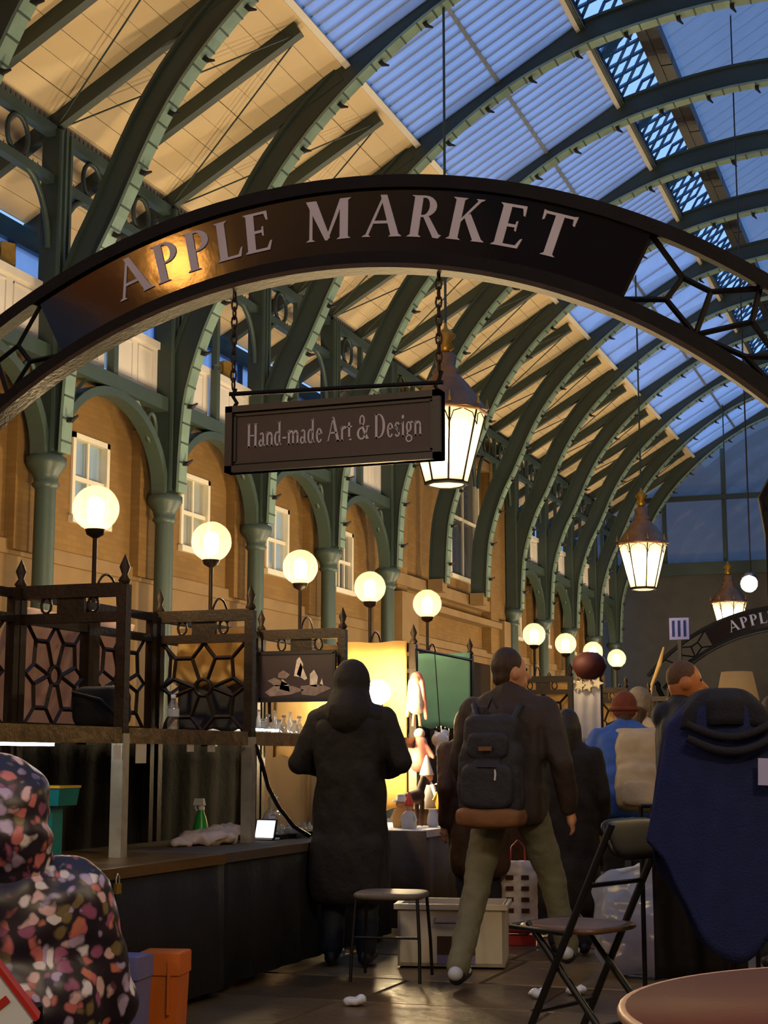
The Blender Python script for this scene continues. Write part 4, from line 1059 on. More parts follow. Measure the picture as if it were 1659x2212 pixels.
HEAD_H = 0.235
def person(label, loc, rz, H=1.72, lean=0.0, arms=None, legs=None, skin='skin', top=('jacket', 'jacket_dark', 0.0), hem=0.86, legs_mat='trouser_dark',
           shoes='shoe_dark', hair=('short', 'hair_brown'), head_rz=0.0, head_dx=(0, 0), bulk=1.0, hands=True, vox=0.013, sit=None):
    t = thing('person', label, 'person', loc, rz)
    s = H / 1.75
    V = lambda x, y, z: Vector((x * s, y * s, z * s))
    def ln(v):                                        # bend upper body forward about the hips
        if lean == 0: return v
        piv = V(0, 0, 0.95); d = v - piv
        if d.z <= 0: return v
        return piv + Matrix.Rotation(-lean, 3, 'X') @ d
    A = {'Ls': (-.19, 0, 1.41), 'Le': (-.25, -.03, 1.12), 'Lw': (-.24, .08, .87), 'Rs': (.19, 0, 1.41), 'Re': (.25, -.03, 1.12), 'Rw': (.24, .08, .87)}
    A.update(arms or {})
    G = {'Lh': (-.09, 0, .92), 'Lk': (-.10, .03, .50), 'La': (-.10, -.02, .09), 'Rh': (.09, 0, .92), 'Rk': (.10, .03, .50), 'Ra': (.10, -.02, .09)}
    G.update(legs or {})
    P = {k: (ln(V(*v)) if k[1] in 'sew' else V(*v)) for k, v in {**A, **G}.items()}
    hc = ln(V(head_dx[0], .02 + head_dx[1], 1.625)); hr = Matrix.Rotation(head_rz, 3, 'Z')
    neck0, neck1 = ln(V(0, -.01, 1.42)), ln(V(0, .0, 1.54))
    # ---- body (one surface)
    it = [('e', hc, (.075 * s, .096 * s, .118 * s), hr), ('e', hc + hr @ V(0, .045, -.055), (.055 * s, .055 * s, .062 * s), hr), ('c', hc + hr @ V(0, .095, .0), hc + hr @ V(0, .118, -.03), .011 * s, .016 * s),
          ('e', hc + hr @ V(.078, -.005, -.01), (.014 * s, .026 * s, .036 * s), hr), ('e', hc + hr @ V(-.078, -.005, -.01), (.014 * s, .026 * s, .036 * s), hr),
          ('e', hc + hr @ V(0, .096, -.068), (.026 * s, .012 * s, .010 * s), hr), ('c', neck0, neck1, .06 * s, .055 * s),
          ('e', ln(V(0, 0, 1.28)), (.165 * s, .105 * s, .19 * s)), ('e', ln(V(0, 0, 1.08)), (.145 * s, .10 * s, .16 * s)), ('e', V(0, 0, .93), (.16 * s, .11 * s, .12 * s))]
    for q in 'LR':
        it += [('c', P[q + 's'], P[q + 'e'], .05 * s, .04 * s), ('c', P[q + 'e'], P[q + 'w'], .038 * s, .027 * s), ('c', P[q + 'h'], P[q + 'k'], .082 * s, .055 * s), ('c', P[q + 'k'], P[q + 'a'], .052 * s, .036 * s)]
        if hands:
            w = P[q + 'w']; d = (w - P[q + 'e']).normalized(); sd = 1 if q == 'R' else -1
            fwd = Vector((0, 1, 0)) - d * d.y; fwd = fwd.normalized() if fwd.length > .1 else Vector((0, 0, 1)); ac = d.cross(fwd)
            pm_ = w + d * .05 * s
            it += [('c', w, w + d * .07 * s + fwd * .016 * s, .022 * s, .026 * s), ('c', w + d * .07 * s - fwd * .018 * s, w + d * .03 * s, .022 * s, .024 * s)]
            curl = ac * (-sd if False else -1) * .0
            for fi, (o_, L_) in enumerate(((.030, .062), (.010, .072), (-.010, .068), (-.030, .052))):
                b0 = w + d * .085 * s + fwd * o_ * s; b1 = b0 + d * L_ * .55 * s; b2 = b1 + (d * .7 + Vector((-sd * .5, 0, 0))) * L_ * .5 * s
                it += [('c', b0, b1, .0095 * s, .009 * s), ('c', b1, b2, .009 * s, .0075 * s)]
            th = w + d * .02 * s + fwd * .028 * s
            it += [('c', th, th + (d * .5 + fwd * .6) * .05 * s, .013 * s, .011 * s), ('c', th + (d * .5 + fwd * .6) * .05 * s, th + (d * 1.1 + fwd * .7) * .07 * s, .011 * s, .008 * s)]
    blob('body', it, skin, t, 0.009 if hands else vox, 3)
    # eyes and mouth
    for sx in (-1, 1):
        MB().ball(tuple(hc + hr @ V(.03 * sx, .084, .012)), .009 * s, 8, 6).build('eye', 'hair_black', t)
    m_ = MB(); m_.path([hc + hr @ V(-.022, .101, -.064), hc + hr @ V(0, .111, -.066), hc + hr @ V(.022, .101, -.064)], .004 * s, 5); m_.build('mouth', 'beanie_red', t)
    # ---- upper garment
    b = bulk; kind, tm, ex = top
    it = [('b', ln(V(0, 0, 1.26)), (.185 * s * b, .128 * s * b, .19 * s), Matrix.Rotation(-lean, 3, 'X')), ('b', ln(V(0, 0, 1.04)), (.175 * s * b, .13 * s * b, .17 * s)), ('c', ln(V(-.16, -.01, 1.40)), ln(V(-.05, -.015, 1.47)), .07 * s * b, .075 * s), ('c', ln(V(.16, -.01, 1.40)), ln(V(.05, -.015, 1.47)), .07 * s * b, .075 * s),
          ('c', ln(V(0, -.01, 1.44)), ln(V(0, -.005, 1.505)), .085 * s, .075 * s)]
    for q in 'LR':
        it += [('c', P[q + 's'], P[q + 'e'], .075 * s * b, .06 * s * b), ('c', P[q + 'e'], P[q + 'w'] * .95 + P[q + 'e'] * .05, .06 * s * b, .046 * s * b)]
    if kind == 'coat':
        for x in (-.07, .07): it.append(('c', V(x, 0, 1.0), V(x * 1.1, -.01, hem + .12), .13 * s * b, .145 * s * b))
        it.append(('b', V(0, -.005, hem + .2), (.205 * s * b, .15 * s * b, .22 * s)))
    else:
        it.append(('b', V(0, 0, (hem + 1.08) / 2), (.18 * s * b, .138 * s * b, (1.08 - hem) / 2 * s)))
    if kind == 'hooded': it.append(('e', ln(V(0, -.09, 1.44)), (.12 * s, .08 * s, .08 * s)))
    blob('jacket' if kind != 'coat' else 'coat', it, tm, t, vox, 5, 0.011)
    # ---- trousers, shoes
    it = [('e', V(0, 0, .93), (.175 * s, .13 * s, .12 * s))]
    for q in 'LR':
        it += [('c', P[q + 'h'], P[q + 'k'], .10 * s, .075 * s), ('c', P[q + 'k'], P[q + 'a'] + (P[q + 'k'] - P[q + 'a']) * .02, .075 * s, .062 * s)]
    blob('trousers', it, legs_mat, t, vox, 4, 0.009, (8, 8, 9))
    for q in 'LR':
        a = P[q + 'a']; toe = a + V(.0, .17, -.035)
        blob('shoe', [('c', a + V(0, -.03, -.04), a + V(0, .03, -.03), .042 * s, .046 * s), ('c', a + V(0, .03, -.035), toe, .044 * s, .034 * s), ('c', a, a + V(0, 0, .02), .05 * s, .05 * s)], shoes, t, 0.012, 3)
    # ---- hair / hat
    hk, hm = hair
    if hk == 'short':
        it = [('e', hc + hr @ V(0, -.018, .03), (.083 * s, .092 * s, .105 * s), hr), ('e', hc + hr @ V(0, -.045, -.03), (.07 * s, .055 * s, .06 * s), hr)]
        blob('hair', it, hm, t, 0.011, 3)
    elif hk == 'buzz':
        blob('hair', [('e', hc + hr @ V(0, -.012, .028), (.0775 * s, .093 * s, .097 * s), hr)], hm, t, 0.011, 2)
    elif hk == 'long':
        blob('hair', [('e', hc + V(0, -.02, .025), (.092 * s, .10 * s, .112 * s)), ('c', hc + V(0, -.06, -.02), hc + V(0, -.085, -.24), .085 * s, .07 * s), ('c', hc + V(-.06, -.03, 0), hc + V(-.08, -.05, -.2), .045 * s, .035 * s), ('c', hc + V(.06, -.03, 0), hc + V(.08, -.05, -.2), .045 * s, .035 * s)], hm, t, 0.012, 4)
    elif hk == 'hood':
        blob('hood', [('e', hc + V(0, -.025, .015), (.115 * s, .128 * s, .14 * s)), ('c', hc + V(0, -.04, -.05), ln(V(0, -.05, 1.45)), .115 * s, .155 * s), ('c', ln(V(-.14, -.02, 1.42)), ln(V(.14, -.02, 1.42)), .09 * s, .09 * s)], hm, t, vox, 5, 0.008)
    elif hk == 'beanie':
        o = blob('beanie', [('e', hc + hr @ V(0, -.012, .045), (.092 * s, .104 * s, .10 * s), hr), ('e', hc + hr @ V(0, -.04, .0), (.088 * s, .08 * s, .06 * s), hr)], hm, t, 0.012, 3)
        MB().path([hc + hr @ V(.095 * math.cos(q), -.012 + .106 * math.sin(q), .012) for q in [2 * math.pi * i / 16 for i in range(16)]], .016 * s, 6, True).build('cuff', hm, o)
        blob('hair', [('c', hc + hr @ V(0, -.05, -.03), hc + hr @ V(0, -.06, -.09), .06 * s, .05 * s)], 'hair_brown', t, 0.012, 3)
    elif hk == 'bobble':
        o = blob('bobble_hat', [('e', hc + hr @ V(0, -.01, .05), (.105 * s, .112 * s, .115 * s), hr), ('e', hc + hr @ V(0, -.03, .0), (.10 * s, .10 * s, .07 * s), hr)], hm, t, 0.012, 4)
        blob('hair', [('c', hc + V(0, -.06, -.04), hc + V(0, -.07, -.2), .08 * s, .06 * s)], 'hair_brown', t, 0.012, 3)
    elif hk == 'cap':
        o = blob('cap', [('e', hc + hr @ V(0, -.01, .045), (.088 * s, .10 * s, .09 * s), hr), ('c', hc + hr @ V(-.03, .10, .03), hc + hr @ V(.03, .10, .03), .022 * s, .022 * s)], hm, t, 0.012, 3)
        blob('hair', [('c', hc + hr @ V(0, -.05, -.03), hc + hr @ V(0, -.06, -.08), .06 * s, .05 * s)], 'hair_brown', t, 0.012, 3)
    t['_'] = 0; del t['_']
    return t, ln, V

# a) dark hooded figure at the crystal stall
p, ln, V = person('person in a long dark hooded coat, back turned, at the crystal stall', (-3.41, 8.84, 0), R(6), 1.76, 0.05,
       {'Le': (-.31, -.02, 1.16), 'Lw': (-.16, .22, 1.12), 'Re': (.31, -.02, 1.16), 'Rw': (.16, .22, 1.12)}, None, top=('coat', 'coat_black', 0), hem=.36, hair=('hood', 'coat_black'), bulk=1.12, legs_mat='trouser_dark')
# b) walking man with the backpack
p, ln, V = person('man striding away in khaki trousers, dark jacket and navy backpack', (-2.33, 8.45, 0), R(2), 1.80, 0.04,
       {'Le': (-.27, .02, 1.13), 'Lw': (-.24, .16, .92), 'Re': (.30, -.08, 1.14), 'Rw': (.32, .02, .90)},
       {'Lh': (-.09, 0, .92), 'Lk': (-.155, -.10, .50), 'La': (-.215, -.27, .10), 'Rh': (.10, 0, .92), 'Rk': (.19, .16, .53), 'Ra': (.25, .26, .16)}, top=('jacket', 'jacket_dark', 0), hem=.80, legs_mat='trouser_khaki',
       shoes='shoe_dark', hair=('short', 'hair_brown'), head_rz=R(-50), bulk=1.13)
for q, (x, y, z) in (('L', (-.215, -.27, .10)), ('R', (.25, .26, .16))):
    sh_ = [c for c in p.children if c.name.startswith('shoe')][0 if q == 'L' else 1]
    blob('shoe_panel', [('e', V(x, y - .045, z - .02), (.042, .045, .04)), ('e', V(x + .005, y + .10, z - .022), (.042, .06, .026))], 'shoe_white', sh_, 0.01, 2)
bk = thing('backpack', 'navy rucksack with tan base on the striding man', 'backpack', (-2.36, 8.30, 0.84), R(2))
blob('main_bag', [('b', (0, -.10, .24), (.175, .10, .23)), ('b', (0, -.085, .46), (.15, .085, .13))], 'pack_navy', bk, 0.012, 4, 0.010, (7, 7, 7))
fp_ = blob('front_pocket', [('b', (0, -.20, .21), (.145, .035, .12)), ('b', (0, -.185, .42), (.115, .025, .07))], 'pack_navy', bk, 0.012, 3, 0.006)
blob('base_panel', [('b', (0, -.115, .045), (.182, .125, .055))], 'pack_tan', bk, 0.012, 3, 0.006)
MB().path([(-.12, -.19, .30), (-.04, -.232, .31), (.05, -.232, .31), (.12, -.19, .30)], 0.006, 5).build('zip', 'dark_trim', fp_)
MB().box((0.0, -.237, .405), (.07, .008, .022)).build('brand_patch', 'pack_tan', fp_)
MB().path([(.05, -.225, .30), (.055, -.24, .27), (.052, -.24, .24)], 0.006, 5).build('zip_pull', 'paper', fp_)
for sx in (-1, 1):
    MB().path([(sx * .10, -.02, .56), (sx * .13, .04, .64), (sx * .15, .17, .60), (sx * .16, .21, .42), (sx * .15, .10, .22), (sx * .14, -.03, .12)], 0.018, 6).build('strap', 'pack_navy', bk)
MB().path([(-.03, -.06, .62), (0, -.07, .68), (.03, -.06, .62)], 0.01, 6).build('haul_loop', 'pack_navy', bk)
# c) blue jacket
p, ln, V = person('person in a blue jacket with pale sleeves and a red brown beanie, stooping', (-2.06, 10.35, 0), R(12), 1.66, 0.30,
       {'Le': (-.27, -.02, 1.10), 'Lw': (-.25, .10, .82), 'Re': (.24, -.02, 1.12), 'Rw': (.20, .2, .95)}, None, top=('jacket', 'jacket_blue', 0), hem=.84, legs_mat='trouser_dark', hair=('beanie', 'beanie_red'), bulk=1.1)
blob('sleeve_panel', [('c', ln(V(-.285, -.07, 1.30)), ln(V(-.315, -.075, 1.08)), .035, .035), ('c', ln(V(-.315, -.075, 1.08)), ln(V(-.30, .02, .86)), .035, .032)], 'sleeve_pale', p, 0.012, 3)
bk = thing('backpack', 'beige rolltop backpack on the blue jacketed person', 'backpack', (-2.02, 10.42, 0.86), R(12))
blob('main_bag', [('b', (.02, -.14, .14), (.15, .095, .16), Matrix.Rotation(-.3, 3, 'X')), ('b', (.02, -.075, .32), (.145, .085, .18), Matrix.Rotation(-.3, 3, 'X')), ('c', (-.09, -.0, .49), (.13, -.0, .49), .045, .045)], 'pack_beige', bk, 0.012, 4, 0.010, (7, 7, 7))
blob('pocket', [('b', (.02, -.235, .11), (.11, .03, .085), Matrix.Rotation(-.3, 3, 'X'))], 'pack_beige', bk, 0.012, 3, 0.005)
for sx in (-1, 1): MB().path([(sx * .09 + .02, .02, .48), (sx * .12, .10, .50), (sx * .13, .12, .34), (sx * .12, .0, .08)], 0.016, 6).build('strap', 'pack_beige', bk)
# d) black coat, dark hair
person('dark haired person in a long black coat, between the striding man and the blue jacket', (-2.32, 9.80, 0), R(8), 1.50, 0.05, None, None, top=('coat', 'coat_black', 0), hem=.30, hair=('long', 'hair_black'), bulk=1.08)
# e) brown coat behind the striding man, with the carrier bag
person('person in a brown coat mostly hidden behind the striding man', (-2.80, 10.75, 0), R(-10), 1.62, 0.03, None, None, top=('coat', 'coat_brown', 0), hem=.45, hair=('long', 'hair_brown'), shoes='shoe_white', bulk=1.1)
# f) leaning figure by the bright stall
person('person with brown hair bending to the bright stall, in a brown coat', (-2.96, 10.00, 0), R(40), 1.56, 0.35, None, None, top=('coat', 'coat_brown', 0), hem=.5, hair=('long', 'hair_brown'), bulk=1.05)
# g) shaven headed man in profile
person('man with cropped hair in profile, dark jacket, behind the navy poncho', (-1.42, 8.72, 0), R(-75), 1.73, 0.0, None, None, skin='skin_tan', top=('hooded', 'trouser_dark', 0), hem=.82, hair=('buzz', 'hair_short'), bulk=1.1, hands=True)
# h) grey hat, i) small person with a cap, j) purple
p, ln, V = person('person in a grey knitted bobble hat, arm raised, in the crowd', (-2.46, 12.95, 0), R(-10), 1.74, 0.0, {'Re': (.28, .14, 1.30), 'Rw': (.20, .24, 1.56)}, None, top=('jacket', 'pack_beige', 0), hem=.82, hair=('bobble', 'beanie_grey'), bulk=1.08)
person('short person in an orange brown cap facing the stalls', (-2.86, 12.30, 0), R(70), 1.46, 0.1, None, None, skin='skin_tan', top=('coat', 'coat_black', 0), hem=.5, hair=('cap', 'cap_orange'), bulk=1.05)
person('person in purple at the right edge, half cut off', (-1.02, 9.55, 0), R(10), 1.56, 0.0, None, None, skin='skin_tan', top=('jacket', 'purple_cloth', 0), hem=.7, hair=('short', 'hair_brown'), bulk=1.1)
# blurred crowd further down the aisle
for j, (x, y, h, mm, hh, lab) in enumerate(((-3.1, 15.6, 1.7, 'coat_black', 'hair_brown', 'person in black far down the aisle, left of the crowd'), (-2.2, 16.8, 1.66, 'coat_brown', 'hair_black', 'person in brown far down the aisle'),
        (-2.7, 18.9, 1.72, 'jacket_dark', 'hair_brown', 'distant person in a dark jacket mid aisle'), (-1.8, 14.4, 1.66, 'coat_black', 'hair_black', 'distant person in black nearer the right edge'))):
    person(lab, (x, y, 0), R(20 * j), h, 0, None, None, top=('coat', mm, 0), hem=.6, hair=('short', hh), bulk=1.1, hands=False, vox=0.02)

# k) seated person in the floral padded coat, foreground left
mfl = bpy.data.materials.new('floral_print'); mfl.use_nodes = True
N = mfl.node_tree.nodes; L = mfl.node_tree.links; bs = N['Principled BSDF']; bs.inputs['Roughness'].default_value = 0.45
tc = N.new('ShaderNodeTexCoord')
wn = N.new('ShaderNodeTexNoise'); wn.inputs['Scale'].default_value = 9; wn.inputs['Detail'].default_value = 3
ms = N.new('ShaderNodeMix'); ms.data_type = 'VECTOR'; ms.inputs['Factor'].default_value = 0.10
L.new(tc.outputs['Object'], wn.inputs['Vector']); L.new(tc.outputs['Object'], ms.inputs['A']); L.new(wn.outputs['Color'], ms.inputs['B'])
vo = N.new('ShaderNodeTexVoronoi'); vo.inputs['Scale'].default_value = 32; vo.inputs['Randomness'].default_value = 1
L.new(ms.outputs['Result'], vo.inputs['Vector'])
r1 = N.new('ShaderNodeValToRGB'); e = r1.color_ramp.elements; e[0].position = 0.36; e[0].color = (1, 1, 1, 1); e[1].position = 0.56; e[1].color = (0, 0, 0, 1)
L.new(vo.outputs['Distance'], r1.inputs['Fac'])
sepc = N.new('ShaderNodeSeparateColor'); L.new(vo.outputs['Color'], sepc.inputs[0])
pal = N.new('ShaderNodeValToRGB'); pal.color_ramp.interpolation = 'CONSTANT'; e = pal.color_ramp.elements
e[0].position = 0; e[0].color = rgb(196, 110, 110); e[1].position = .22; e[1].color = rgb(176, 158, 196)
for pos, c in ((.4, rgb(214, 176, 180)), (.55, rgb(150, 84, 120)), (.68, rgb(222, 214, 220)), (.82, rgb(200, 120, 100)), (.9, rgb(120, 104, 70))):
    q = e.new(pos); q.color = c
L.new(sepc.outputs['Red'], pal.inputs['Fac'])
big = N.new('ShaderNodeTexNoise'); big.inputs['Scale'].default_value = 3.5; big.inputs['Detail'].default_value = 2; L.new(tc.outputs['Object'], big.inputs['Vector'])
r2 = N.new('ShaderNodeValToRGB'); e = r2.color_ramp.elements; e[0].position = .40; e[0].color = (0, 0, 0, 1); e[1].position = .47; e[1].color = (1, 1, 1, 1); L.new(big.outputs['Fac'], r2.inputs['Fac'])
mu = N.new('ShaderNodeMath'); mu.operation = 'MULTIPLY'; L.new(r1.outputs['Color'], mu.inputs[0]); L.new(r2.outputs['Color'], mu.inputs[1])
fin = N.new('ShaderNodeMix'); fin.data_type = 'RGBA'; fin.inputs['A'].default_value = rgb(34, 26, 40)
L.new(mu.outputs[0], fin.inputs['Factor']); L.new(pal.outputs['Color'], fin.inputs['B']); L.new(fin.outputs['Result'], bs.inputs['Base Color'])
MATS['floral_print'] = mfl
t = thing('person', 'seated person in a hooded floral print padded coat, back turned, foreground left', 'person', (-2.23, 3.34, 0), R(25))
blob('body', [('e', (0, .03, 1.08), (.075, .095, .115)), ('c', (0, 0, .88), (0, 0, 1.0), .06, .055), ('e', (0, 0, .72), (.16, .10, .2)), ('e', (0, 0, .54), (.16, .12, .12)), ('c', (-.09, .02, .50), (-.11, .42, .52), .08, .055), ('c', (.09, .02, .50), (.11, .42, .52), .08, .055),
              ('c', (-.11, .42, .50), (-.11, .40, .09), .05, .036), ('c', (.11, .42, .50), (.11, .40, .09), .05, .036), ('c', (-.19, 0, .86), (-.26, .06, .62), .05, .04), ('c', (.19, 0, .86), (.26, .06, .62), .05, .04), ('c', (-.26, .06, .62), (-.12, .3, .62), .038, .03), ('c', (.26, .06, .62), (.12, .3, .62), .038, .03)], 'skin', t, 0.013, 4)
blob('coat', [('e', (0, 0, .80), (.255, .17, .19)), ('e', (0, -.01, .60), (.30, .20, .22)), ('e', (0, -.02, .44), (.31, .24, .16)), ('c', (-.20, 0, .88), (.20, 0, .88), .085, .085), ('c', (-.2, 0, .86), (-.29, .05, .62), .10, .085), ('c', (.2, 0, .86), (.29, .05, .62), .10, .085), ('c', (-.29, .05, .62), (-.13, .28, .62), .085, .065), ('c', (.29, .05, .62), (.13, .28, .62), .085, .065),
              ('c', (-.1, 0, .45), (-.12, .34, .5), .13, .11), ('c', (.1, 0, .45), (.12, .34, .5), .13, .11)], 'floral_print', t, 0.015, 4, 0.016, (7, 7, 7))
blob('hood', [('e', (.01, -.02, 1.075), (.145, .14, .135)), ('e', (.01, -.05, 1.01), (.15, .13, .09)), ('c', (-.05, -.03, .95), (.05, -.03, .95), .105, .105)], 'floral_print', t, 0.013, 4, 0.014, (8, 8, 8))
blob('trousers', [('c', (-.11, .30, .50), (-.11, .42, .48), .09, .075), ('c', (.11, .30, .50), (.11, .42, .48), .09, .075), ('c', (-.11, .42, .48), (-.11, .40, .12), .07, .06), ('c', (.11, .42, .48), (.11, .40, .12), .07, .06)], 'trouser_dark', t, 0.015, 4)
for sx in (-1, 1): blob('shoe', [('c', (sx * .11, .38, .055), (sx * .11, .54, .045), .046, .04)], 'shoe_dark', t, 0.012, 3)

# ================================================================ GOODS ON THE STALLS
mat('bottle_green', rgb(46, 168, 72), 0.3, 0, 0.08, 8)
mat('plastic_white', rgb(222, 226, 228), 0.35, 0, 0.04, 8)
mat('teal_plastic', rgb(34, 134, 140), 0.4, 0, 0.08, 8)
mat('bag_black', rgb(22, 18, 17), 0.75, 0, 0.2, 8, 0.3, 20)
mat('orange_plastic', rgb(226, 116, 36), 0.5, 0, 0.10, 8)
mat('lilac_plastic', rgb(122, 116, 158), 0.5, 0, 0.10, 8)
mat('brass', rgb(206, 164, 70), 0.3, 0.7, 0.1, 12)
mat('chair_black', rgb(20, 20, 22), 0.4, 0.2, 0.15, 10)
mat('chair_seat', rgb(112, 84, 58), 0.35, 0, 0.15, 8)
mat('stool_grey', rgb(110, 98, 84), 0.5, 0, 0.12, 8, 0.15, 20)
mat('box_white', rgb(214, 202, 176), 0.45, 0, 0.06, 5)
mat('table_brown', rgb(104, 56, 42), 0.7, 0, 0.10, 3, 0.08, 60, spec=0.2)
mat('table_edge', rgb(204, 160, 120), 0.4, 0, 0.10, 14)
mat('bag_print', rgb(214, 196, 186), 0.5, 0, 0.06, 8, 0.3, 14)
mat('bag_red', rgb(186, 44, 36), 0.5, 0, 0.08, 8)
mat('red_doll', rgb(206, 60, 44), 0.5, 0, 0.10, 10)
mat('yellow_doll', rgb(236, 186, 52), 0.5, 0, 0.10, 10)
mat('pink_doll', rgb(222, 140, 124), 0.5, 0, 0.10, 10)
mat('dark_red', rgb(64, 15, 13), 0.7, 0, 0.15, 8)
mat('navy_light', rgb(170, 172, 214), 0.6, 0, 0.04, 8)
glassy('poly_bag', (0.82, 0.86, 0.96), (0.86, 0.88, 0.98), 0.30, 0.08, 0.25)
glassy('bottle_glass', (0.9, 0.93, 0.96), (0.9, 0.92, 0.95), 0.70, 0.18, 0.05)

CT = 0.705
# left counter and shelf
t = thing('shoulder_bag', 'black bag lying on the shelf of the pink backed stall', 'bag', (-4.30, 7.45, 1.35), R(3))
blob('bag_body', [('b', (0, 0, .115), (.15, .10, .115))], 'bag_black', t, 0.014, 5, 0.008, (6, 6, 6))
MB().path([(-.14, 0, .10), (-.12, -.10, .19), (.05, -.115, .15), (.15, -.09, .06)], 0.010, 6).build('strap', 'bag_black', t)
t = thing('water_bottle', 'clear plastic water bottle on the shelf before the petal lattice', 'bottle', (-4.22, 8.12, 1.35))
MB().lathe([(0.03, 0), (0.034, 0.02), (0.033, 0.06), (0.030, 0.07), (0.034, 0.08), (0.034, 0.13), (0.014, 0.175), (0.013, 0.185)], (0, 0, 0), 14).build('body', 'bottle_glass', t)
MB().lathe([(0.015, 0.183), (0.015, 0.205), (0.0, 0.206)], (0, 0, 0), 12).build('cap', 'plastic_white', t)
MB().lathe([(0.035, 0.08), (0.035, 0.125)], (0, 0, 0), 14).build('label_band', 'plastic_white', t)
for j, (x, y, z, w, h, m, lab) in enumerate(((-3.975, 7.05, 1.19, .075, .07, 'paper', 'white price card on the shelf edge left of the steel leg'), (-3.975, 7.30, 1.17, .11, .11, 'box_white', 'large grey price card hanging right of the steel leg'), (-3.975, 7.86, 1.23, .08, .05, 'box_white', 'small price card under the shelf, third along'), (-3.975, 8.12, 1.23, .09, .05, 'box_white', 'small price card under the shelf, fourth along'), (-3.98, 9.62, 1.12, .11, .16, 'paper', 'white card hanging from the shelf beside the hooded figure'))):
    t = thing('price_card', lab, 'card', (x, y, z), 0, 'cards hanging from the stall shelves')
    MB().box((0, 0, h / 2), (.004, w, h)).build('card', m, t)
    MB().tube((0, 0, h - .005), (-.02, 0, 1.325 - z), .003, None, 5).build('string', 'paper', t)
t = thing('spray_bottle', 'green spray bottle with a white trigger on the counter', 'bottle', (-4.28, 8.62, CT))
MB().lathe([(0.052, 0), (0.055, 0.01), (0.05, 0.06), (0.034, 0.13), (0.018, 0.175), (0.016, 0.19)], (0, 0, 0), 16).build('body', 'bottle_green', t)
MB().lathe([(0.02, 0.185), (0.02, 0.205), (0.012, 0.21)], (0, 0, 0), 12).build('collar', 'plastic_white', t)
MB().box((-.012, 0, .232), (.07, .03, .04), None, (.8, .8)).build('nozzle', 'plastic_white', t)
MB().path([(-.03, 0, .22), (-.04, 0, .20), (-.03, 0, .18)], .006, 5).build('trigger', 'plastic_white', t)
t = thing('teal_crate', 'teal plastic tray stack standing on the left counter', 'crate', (-4.34, 7.05, CT))
MB().box((0, 0, .13), (.07, .10, .26)).build('stem', 'teal_plastic', t)
MB().box((0.01, 0, .30), (.16, .18, .09), None, (1.15, 1.1)).build('tray', 'teal_plastic', t)
MB().box((0.01, 0, .348), (.19, .21, .012)).build('lid', 'yellow_doll', t)
t = thing('cloth_heap', 'crumpled pale cloth heaped beside the green spray bottle', 'cloth', (-4.15, 8.45, CT))
blob('cloth', [('e', (0, 0, .03), (.16, .22, .05)), ('e', (.02, .2, .04), (.1, .16, .06)), ('e', (-.03, -.22, .015), (.06, .14, .025))], 'bag_print', t, 0.012, 2, 0.03, (12, 12, 12))
t = thing('tablet', 'small lit white screen propped on the counter', 'tablet', (-4.02, 8.95, CT), R(-12))
MB().box((0, .01, .065), (.15, .012, .12), Matrix.Rotation(R(-14), 4, 'X')).build('case', 'dark_trim', t)
MB().box((0, .002, .065), (.135, .004, .105), Matrix.Rotation(R(-14), 4, 'X')).build('screen', emis('screen', (0.85, 0.92, 1.0), 1.3), t)
MB().box((0, .04, .005), (.12, .09, .01)).build('stand', 'plastic_white', t)
t = thing('plastic_wrap', 'clear crumpled plastic bag standing on the counter by the screen', 'bag', (-4.1, 9.25, CT))
blob('bag', [('e', (0, 0, .09), (.06, .07, .10)), ('e', (.01, 0, .2), (.035, .045, .07)), ('c', (-.1, -.1, .03), (.1, .1, .03), .03, .04)], 'bottle_glass', t, 0.012, 2, 0.02, (14, 14, 14))
t = thing('rubber_hose', 'glossy black hose curving down from the stall post to the counter', 'hose', (-3.94, 8.74, 0))
MB().path([(-.03, -.03, 1.28), (.0, .0, 1.16), (.03, .03, 1.02), (.08, .08, .90), (.15, .14, .79), (.22, .22, .73)], .013, 8).build('hose', mat('gloss_black', rgb(26, 22, 20), 0.15), t)
t = thing('padlock', 'brass padlock hanging under the counter edge', 'padlock', (-3.565, 6.36, 0.60))
MB().box((0, 0, .022), (.016, .045, .045)).build('body', 'brass', t)
MB().path([(0, -.014, .042), (0, -.014, .07), (0, 0, .085), (0, .014, .07), (0, .014, .042)], .004, 6).build('shackle', 'steel', t)
# glass goods on the shelf of the crystal stall
kinds = [[(0.022, 0), (0.024, 0.05), (0.010, 0.075), (0.009, 0.10), (0.012, 0.105)], [(0.028, 0), (0.03, 0.03), (0.02, 0.06), (0.012, 0.065), (0.012, 0.08)], [(0.016, 0), (0.018, 0.09), (0.008, 0.12), (0.008, 0.14)]]
pos = [(-4.10 - 0.07 * (i % 3), 8.92 + 0.085 * i) for i in range(14)]
for i, (x, y) in enumerate(pos):
    t = thing('glass_vial', 'sparkling little glass vial on the shelf, %s from the lattice' % ORD[i], 'bottle', (x, y, 1.35), 0, 'glass vials on the shelf')
    pr = kinds[i % 3]
    MB().lathe(pr, (0, 0, 0), 10).build('body', 'bottle_glass', t)
    MB().lathe([(pr[-1][0] + .003, pr[-1][1]), (pr[-1][0] + .003, pr[-1][1] + .014), (0, pr[-1][1] + .015)], (0, 0, 0), 10).build('stopper', 'steel', t)
sl2 = thing('strip_lamp', 'cold white strip lamp behind the glass vials', 'lamp', (-4.44, 9.5, 1.352))
MB().box((0, 0, .012), (.04, 1.2, .024)).build('housing', 'steel', sl2)
MB().box((.012, 0, .032), (.02, 1.16, .016)).build('tube', 'led', sl2)
